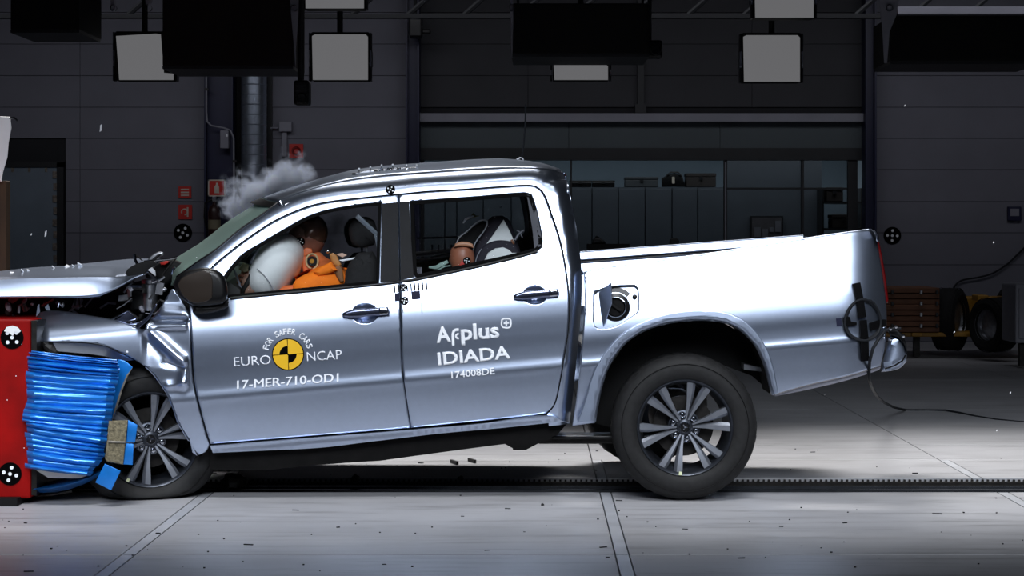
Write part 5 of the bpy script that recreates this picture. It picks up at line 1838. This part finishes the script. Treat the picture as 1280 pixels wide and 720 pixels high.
# hands on the wheel: five fingers each
for s, nm in ((-1, 'hand'), (1, 'hand')):
    wpt = P(313, 353, Y + s * .13)
    for k in range(4):
        b0 = wpt + Vector((-.01 + .004 * k, s * (-.015 + .0 * k), .028 - .02 * k))
        b1 = b0 + Vector((-.045, s * .005, .012 - .006 * k))
        b2 = b1 + Vector((-.02, s * -.02, -.016))
        b3 = b2 + Vector((.012, s * -.015, -.016))
        MB().tube([b0, b1, b2, b3], [.011, .010, .009, .007], 8).build('finger', SKIN, dr, True)
    MB().tube([wpt + Vector((0, -.01 * s, .03)), wpt + Vector((-.02, -.035 * s, .055)), wpt + Vector((-.045, -.04 * s, .06))], [.013, .011, .008], 8).build('thumb', SKIN, dr, True)
puff('forearm_sleeve', [(301, 350), (309, 341), (316, 348), (324, 360), (328, 368), (306, 368)], Y - .2, .07, mat('forearm_brown', (132, 100, 84), .5, 0, .2, 12), dr, .02)
puff('instrument_cover', [(298, 336), (304, 328), (311, 331), (310, 339), (305, 341)], Y - .16, .05, mat('cover_beige', (150, 142, 112), .6, 0, .1, 12), dr, .01)
MB().tube([P(292, 336, Y - .15), P(297, 348, Y - .16), P(301, 360, Y - .16)], .006, 6).build('sensor_lead', GREYFRAME, dr, True)

# child seat and child dummy
cs = thing('child_seat', 'dark shell child seat with white covers behind the rear window', 'child seat', P(630, 400, .6))
NAVY = mat('dark_plum_cloth', (34, 30, 42), .8, 0, .15, 40, bump=.15)
puff('shell', [(592, 400), (592, 318), (598, 300), (604, 288), (609, 276), (616, 270), (628, 269.5), (637, 276), (646, 300), (652, 320), (656, 345), (656, 400)], .52, .34, NAVY, cs, .05)
puff('side_wing', [(570, 306), (575, 296), (590, 284), (603, 276), (610, 278), (606, 290), (598, 302), (592, 312), (590, 330), (570, 330)], .56, .05, BLACKMATTE, cs, .01)
MB().tube([P(x, y, .50) for x, y in catmull([(570, 306), (574, 297), (584, 289), (596, 278), (603, 275), (609, 276.5), (609, 281), (604, 290), (597, 299), (593, 306), (591, 316)], False, 4, 80)], .0035, 6).build('piping', mat('grey_piping', (150, 152, 160), .6), cs, True)
MB().tube([P(x, y, .48) for x, y in catmull([(602, 311), (597, 319), (594, 330), (593, 345)], False, 4, 80)], .003, 6).build('piping', mat('grey_piping', (130, 132, 140), .6), cs, True)
puff('white_cover', [(606.5, 307), (616, 294), (629.5, 274.5), (637, 288), (643.5, 303), (634, 301.5), (622, 302), (612, 304.5)], .50, .02, AIRBAG, cs, .006, smooth=False)
puff('white_cover', [(604.5, 338), (605.5, 325), (610, 316), (619, 310.5), (629, 309), (636, 312), (640, 316), (652, 316), (640, 322), (622, 332)], .44, .05, AIRBAG, cs, .012, smooth=False)
puff('lower_shell', [(592, 345), (596, 322), (604, 308), (618, 301), (634, 301), (644, 306), (650, 316), (660, 318), (640, 330), (600, 345)], .47, .1, NAVY, cs, .02)
MB().tube([P(x, y, .5) for x, y in ((579, 279), (582, 274), (587, 271.5), (592, 270))], [.004, .007, .006, .003], 6).build('harness_guide', WHITE, cs, True)
puff('yellow_tab', [(586, 273), (590, 268), (592, 266), (594, 269), (599, 270), (592, 272)], .55, .03, mat('olive_tab', (104, 96, 30), .6), cs, .003, smooth=False)
puff('amber_clip', [(638, 300), (641, 299), (643.5, 305), (641, 306.5)], .48, .02, mat('amber_clip', (110, 58, 16), .5), cs, .003, smooth=False)
MB().tube([P(x, y, .5) for x, y in ((644, 300), (648, 293), (652, 290), (655, 287.5))], .006, 6).build('harness_strap', GREYFRAME, cs, True)
MB().tube([P(x, y, .5) for x, y in ((646, 288), (650, 290), (653, 297))], .004, 6).build('harness_strap', GREYFRAME, cs, True)
Y = .52
ch = thing('crash_test_dummy', 'brown headed child crash dummy bowed in the rear window', 'dummy', P(590, 410, .52))
skinned('body', {'pelvis': J(606, 405, .085), 'chest': J(592, 372, .085), 'neckbase': J(584, 352, .05), 'neck': J(580, 343, .035), 'sh_n': J(588, 358, .045, -.1), 'el_n': J(566, 380, .033, -.13), 'wr_n': J(545, 395, .024, -.1), 'ha_n': J(538, 398, .024, -.1),
                 'sh_f': J(588, 358, .045, .1), 'el_f': J(566, 380, .033, .13), 'wr_f': J(545, 395, .024, .1), 'ha_f': J(538, 398, .024, .1),
                 'kn_n': J(560, 410, .045, -.06), 'an_n': J(545, 455, .032, -.06), 'kn_f': J(560, 410, .045, .06), 'an_f': J(545, 455, .032, .06)},
        [('pelvis', 'chest'), ('chest', 'neckbase'), ('neckbase', 'neck'), ('neckbase', 'sh_n'), ('sh_n', 'el_n'), ('el_n', 'wr_n'), ('wr_n', 'ha_n'), ('neckbase', 'sh_f'), ('sh_f', 'el_f'), ('el_f', 'wr_f'), ('wr_f', 'ha_f'),
         ('pelvis', 'kn_n'), ('kn_n', 'an_n'), ('pelvis', 'kn_f'), ('kn_f', 'an_f')], SKIN, ch)
h = MB().ball(P(577.5, 322.5, .5), (.064, .06, .088), 28, 20, (0, math.radians(-4), 0), lambda d: 1 + (.12 * math.exp(-((d.z + .1) / .14) ** 2 - (d.y / .16) ** 2) if d.x < 0 else .04) + (.06 if abs(d.z) < .6 else 0) - (.05 * math.exp(-((d.z - .12) / .1) ** 2 - ((abs(d.y) - .33) / .16) ** 2) if d.x < 0 else 0)).build('head', SKIN, ch, True)
puff('skull_cap', [(567.5, 309), (569, 304.5), (575, 302.3), (584, 302.3), (591, 305), (592, 310), (580, 308)], .435, .13, mat('cap_pale_vinyl', (196, 140, 108), .45, 0, .15, 12), h, .012)
puff('red_patch', [(571, 336.5), (578, 325), (582, 327.5), (580, 333), (575.5, 337.5)], .434, .004, REDSIGN, h, .001, smooth=False)
marker(583.5, 326, 4.8, lambda x, y: .436, h, spin=.2)
for o in list(C.objects):
    pass

# red barrier and crushed honeycomb
ba = thing('barrier_block', 'solid red impact barrier block at the left edge', 'barrier', P(0, 627, .4))
a = P(38, 400, -.1)
MB().box((a.x - 1.0, .70, (a.z + .03) / 2), (2.0, 1.6, a.z - .03)).build('face_block', REDPAINT, ba, bevel=.012)
MB().box((a.x - 1.0, .63, .02), (1.9, 1.6, .04)).build('base_plate', BLACKMATTE, ba)
MB().box((a.x + .012, .64, a.z / 2 + .02), (.03, 1.44, a.z - .05)).build('backing_plate', IRON, ba)
Dr = lambda x, y: -.1
marker(15, 422, 14.5, Dr, ba, spin=.75)
flat('white_scuff', [(5, 414), (8, 409), (15, 407), (22, 409), (26, 414), (22, 417), (19, 414), (16, 420), (11, 416)], lambda x, y: -.106, AIRBAG, ba, .002)
marker(12.5, 592.5, 14.5, Dr, ba, spin=.25)
for x, y in ((27, 430), (9, 500), (30, 560), (20, 470)):
    flat('paint_chip', circ(x, y, .7, 6), Dr, WHITE, ba, .001)

hb = thing('honeycomb_barrier', 'crushed blue honeycomb crash barrier pleated in front of the pickup wheel', 'barrier', P(90, 610, .1))
MB().prism([(39, 446), (118, 456), (118, 560), (100, 588), (39, 582)], -.1, .6).build('core', BLUEEDGE, hb)
rb = random.Random(3)
NL = 25
edges_ = [0.0]
for k in range(NL):
    edges_.append(edges_[-1] + rb.uniform(.65, 1.45))
edges_ = [e / edges_[-1] for e in edges_]
LB = [(38, 438), (37, 447), (34, 470), (36, 500), (31, 520), (33, 540), (33, 560), (34, 585)]
RB = [(146, 449.5), (148.5, 459), (146, 480), (141, 505), (137, 530), (131, 556), (129, 572), (112, 595)]


def along(c_, t):
    f = t * (len(c_) - 1)
    i = min(int(f), len(c_) - 2)
    return np.array(c_[i]) + (np.array(c_[i + 1]) - np.array(c_[i])) * (f - i)


for k in range(NL):
    t0, t1 = edges_[k], edges_[k + 1]
    bulge = rb.uniform(.012, .05)
    offL, offR = rb.uniform(-3.5, 2.0), rb.uniform(-1.5, 1.5)
    if k in (12, 15):
        offL -= 4
    rows = []
    nx_ = 13
    ph = rb.uniform(0, 6)
    wv = [rb.uniform(-1.1, 1.1) for _ in range(nx_)]
    for j in range(7):
        u = j / 6
        tt = t0 + (t1 - t0) * (u * 1.06 - .03)
        l, r = along(LB, min(1, max(0, tt))) + np.array([offL, 0]), along(RB, min(1, max(0, tt))) + np.array([offR, 0])
        row = []
        for i in range(nx_):
            s = i / (nx_ - 1)
            q = l + (r - l) * s
            y = -.17 - bulge * math.sin(PI * u) ** .7 * (.75 + .35 * math.sin(s * 5 + ph)) + .012
            sag = wv[i] * .5 * math.sin(PI * u)
            if s in (0, 1):
                y += .05
            row.append(P(q[0], q[1] + sag + 2.0 * math.sin(PI * s) * .4, y))
        rows.append(row)
    MB().grid(rows).build('crushed_pleat', BLUEFOIL, hb, True)
for k in range(6):
    rows = []
    t = .03 + k * .022
DARKBLUE = mat('blue_cladding_shadow_side', (22, 92, 170), .35, .35, .12, 12, coat=.3)
# cladding sheet curling behind the pleats and under them
puff('cladding_flap', [(147, 449), (156, 451), (166, 459), (160, 470), (153, 488), (147, 508), (141, 524), (136, 534), (134, 524), (141, 492), (146, 466)], -.02, .012, BLUEFOIL, hb, .004)
puff('bare_edge', [(166, 459), (160, 470), (153, 488), (147, 508), (140, 526), (141, 519), (146, 502), (151, 486), (158, 469)], -.026, .01, BLUEEDGE, hb, .002, smooth=False)
low = []
for i in range(15):
    s = i / 14
    x = 40 + 98 * s
    ytop = 606 - 12 * s - 14 * math.sin(s * 1.6) * s
    low.append([P(x, ytop, .02 + .18 * (1 - s)), P(x + 2, ytop + (10 + 8 * math.sin(PI * s)) * .5, -.1), P(x, ytop + 9 + 7 * math.sin(PI * s), -.02)])
o = MB().grid(low).build('curled_sheet', BLUEFOIL, hb, True)
o.modifiers.new('thick', 'SOLIDIFY').thickness = .006
MB().tube([P(x, y, .1) for x, y in catmull([(52, 597), (43, 606), (39, 614), (42, 619), (60, 619), (90, 614)], False, 5, 80)], .006, 6).build('sheet_edge', BLUEEDGE, hb, True)
MB().prism([(42, 586), (110, 594), (100, 598), (60, 597)], -.08, .3).build('bare_sheet', AIRBAG, hb)
puff('glue_block', [(136, 526), (160, 525), (157, 553), (154, 581), (133, 577), (131, 572), (134, 550)], -.2, .06, GLUE, hb, .006, smooth=False)
MB().tube([P(135, 552, -.205), P(157, 553, -.205)], .006, 6).build('glue_bead', BLUEEDGE, hb)
puff('cladding_tab', [(160, 525), (172, 531), (169, 553), (158, 553)], -.19, .03, BLUEFOIL, hb, .004, smooth=False)
puff('cladding_tab', [(157, 554), (167, 555), (166, 581), (154, 580.5)], -.19, .03, BLUEFOIL, hb, .004, smooth=False)
puff('cladding_tab', [(131, 579.5), (151, 588.5), (139, 613), (119, 603)], -.22, .03, BLUEFOIL, hb, .004, smooth=False)

# white board on a timber post
wbd = thing('white_board', 'bright white board at the left edge above the timber post', 'board', P(4, 226, 2.1))
puff('board', [(-40, 144), (13, 146), (14.5, 160), (11, 178), (9.5, 196), (4, 215), (2, 227), (-40, 227)], 2.06, .04, WHITEBOARD, wbd, .006, smooth=False)
MB().tube([P(12, 148, 2.05), P(18, 147, 2.04), (P(22, 151, 2.04))], .006, 6).build('torn_tape', CHROME, wbd)
post = thing('timber_post', 'raw timber post standing at the left edge below the white board', 'post', P(2, 571, 2.1))
MB().pbox(-9, 226, 7.5, 568.5, 2.1, .1).build('post', WOOD, post, bevel=.004)
p0 = P(-1, 400, 2.15)
MB().box((p0.x, 2.15, .025), (.3, .3, .05)).build('foot_block', WOOD, post)

# debris in the air and on the floor
DB = [((126, 160), 10, 3, 'pale sliver flying at the upper left', 1.2), ((57, 292), 8, 3, 'pale sliver flying above the bonnet', .6), ((39, 293), 3, 2, 'tiny fragment flying left of the sliver over the bonnet', .6),
      ((1131, 132), 2.4, 2, 'tiny bright fragment high on the right', 1.5), ((1242, 303), 2.4, 2, 'tiny bright fragment by the right wall cable', 1.5), ((1193, 415), 2.4, 2, 'tiny bright fragment before the black trolley wheel', .8),
      ((1263, 491), 2.6, 2, 'tiny bright fragment low at the right', .4), ((1031, 493), 2.2, 2, 'tiny bright fragment under the bed corner', .3), ((626, 259), 2.2, 2, 'tiny bright fragment seen through the rear window', 1.2), ((1246, 538), 2.2, 2, 'tiny bright fragment above the lit floor right', .5)]
for (px, py), h_, w_, lb, y in DB:
    k = (CAM_D + y) / F
    d_ = MB().add([P(px - w_ / 2, py + h_ / 2, y), P(px + w_ / 3, py + h_ / 3, y - .01), P(px + w_ / 2, py - h_ / 2, y), P(px - w_ / 4, py - h_ / 3, y + .01), P(px, py, y + .02)], [(0, 1, 2, 3), (0, 4, 1), (1, 4, 2), (2, 4, 3), (3, 4, 0)]).build('flying_fragment', WHITE)
    tag(d_, lb, 'fragment', 'fragments in the air')


def onfloor(px, py):
    y = 1.40 * F / (py - 294) - CAM_D
    return P(px, py, y)


FD = [(290, 611, .10, 'crumpled dark plastic chunk on the floor behind the front wheel'), (300, 608, .07, 'smaller dark chunk beside the crumpled one behind front wheel'), (444, 603, .05, 'dark lump lying by the tow track under the front door'), (576, 601, .035, 'small dark lump by the tow track under the rear door'),
      (590, 578, .03, 'thin dark splinter on the floor under the rear door'), (568, 580, .012, 'tiny dark crumb left of the thin splinter'), (678, 632, .014, 'tiny dark crumb on the pale floor before the track')]
for i, (px, py, s, lb) in enumerate(FD):
    p = onfloor(px, py)
    mb = MB()
    r9 = random.Random(i)
    if 'splinter' in lb:
        mb.box(p + Vector((0, 0, .012)), (.015, .11, .02), (0, 0, .4))
    else:
        q = [r9.uniform(.75, 1.25) for _ in range(400)]
        mb.ball(p + Vector((0, 0, s * .42)), (s * .8, s * .6, s * .5), 9, 6, (0, 0, r9.uniform(0, 3)), lambda d: .8 + .35 * math.sin(d.x * 5 + i) * math.sin(d.y * 4 + 1) + .2 * math.sin(7 * d.z))
    o = mb.build('plastic_debris', PLASTIC)
    tag(o, lb, 'debris', 'debris on the floor')
fs = MB()
r9 = random.Random(21)
for i in range(150):
    px, py = r9.uniform(-20, 1300), r9.uniform(560, 715)
    if 594 < py < 619:
        continue
    p = onfloor(px, py)
    s = r9.uniform(.003, .009)
    fs.box(p + Vector((0, 0, s * .3)), (s * r9.uniform(1, 6) if i % 4 == 0 else s, s, s * .6), (0, 0, r9.uniform(-.4, .4)))
o = fs.build('floor_crumbs', BLACKTRIM, kind='stuff')
tag(o, 'fine dark crumbs scattered over the pale concrete', 'crumbs')

# smoke
def smoke(name, c, size, lobes, dens, label):
    mb = MB().ball((0, 0, 0), (size[0], size[1], size[2]), 24, 16)
    m = bpy.data.materials.new(name)
    m.use_nodes = True
    nt = m.node_tree
    nt.nodes.clear()
    out = nt.nodes.new('ShaderNodeOutputMaterial')
    vol = nt.nodes.new('ShaderNodeVolumePrincipled')
    vol.inputs['Color'].default_value = (.72, .8, 1.0, 1)
    vol.inputs['Anisotropy'].default_value = .1
    tc = nt.nodes.new('ShaderNodeTexCoord')
    nz = nt.nodes.new('ShaderNodeTexNoise')
    nz.inputs['Scale'].default_value = 9
    nz.inputs['Detail'].default_value = 7
    nz.inputs['Roughness'].default_value = .62
    nt.links.new(tc.outputs['Object'], nz.inputs['Vector'])
    tot = None
    for lx, ly, lz, lr in lobes:
        vm = nt.nodes.new('ShaderNodeVectorMath')
        vm.operation = 'DISTANCE'
        vm.inputs[1].default_value = (lx, ly, lz)
        nt.links.new(tc.outputs['Object'], vm.inputs[0])
        mr = nt.nodes.new('ShaderNodeMapRange')
        mr.inputs[1].default_value = lr
        mr.inputs[2].default_value = 0
        mr.inputs[3].default_value = 0
        mr.inputs[4].default_value = 1
        nt.links.new(vm.outputs['Value'], mr.inputs[0])
        if tot is None:
            tot = mr.outputs[0]
        else:
            mx = nt.nodes.new('ShaderNodeMath')
            mx.operation = 'MAXIMUM'
            nt.links.new(tot, mx.inputs[0])
            nt.links.new(mr.outputs[0], mx.inputs[1])
            tot = mx.outputs[0]
    ad = nt.nodes.new('ShaderNodeMath')
    ad.operation = 'MULTIPLY_ADD'
    ad.inputs[1].default_value = 1.5
    nt.links.new(tot, ad.inputs[0])
    sb = nt.nodes.new('ShaderNodeMath')
    sb.operation = 'MULTIPLY_ADD'
    sb.inputs[1].default_value = 4.6
    sb.inputs[2].default_value = -2.9
    nt.links.new(nz.outputs['Fac'], sb.inputs[0])
    nt.links.new(sb.outputs[0], ad.inputs[2])
    cl = nt.nodes.new('ShaderNodeMath')
    cl.operation = 'MAXIMUM'
    cl.inputs[1].default_value = 0
    nt.links.new(ad.outputs[0], cl.inputs[0])
    gate = nt.nodes.new('ShaderNodeMath')
    gate.operation = 'MULTIPLY'
    nt.links.new(cl.outputs[0], gate.inputs[0])
    nt.links.new(tot, gate.inputs[1])
    dn = nt.nodes.new('ShaderNodeMath')
    dn.operation = 'MULTIPLY'
    dn.inputs[1].default_value = dens
    nt.links.new(gate.outputs[0], dn.inputs[0])
    nt.links.new(dn.outputs[0], vol.inputs['Density'])
    nt.links.new(vol.outputs[0], out.inputs['Volume'])
    o = mb.build(name, m, smooth=True)
    o.location = c
    return tag(o, label, 'smoke')


smoke('smoke_puff', P(337, 234, 1.6), (.42, .3, .33), [(-.08, 0, -.06, .26), (.13, 0, .08, .2), (-.16, 0, -.1, .2), (.04, 0, -.02, .25)], 52, 'pale blue smoke puff rising above the windscreen')
smoke('smoke_wisp', P(418, 285, .9), (.2, .16, .2), [(0, 0, 0, .2), (-.02, 0, -.1, .14)], 10, 'thin smoke wisp inside the cab behind the driver dummy')
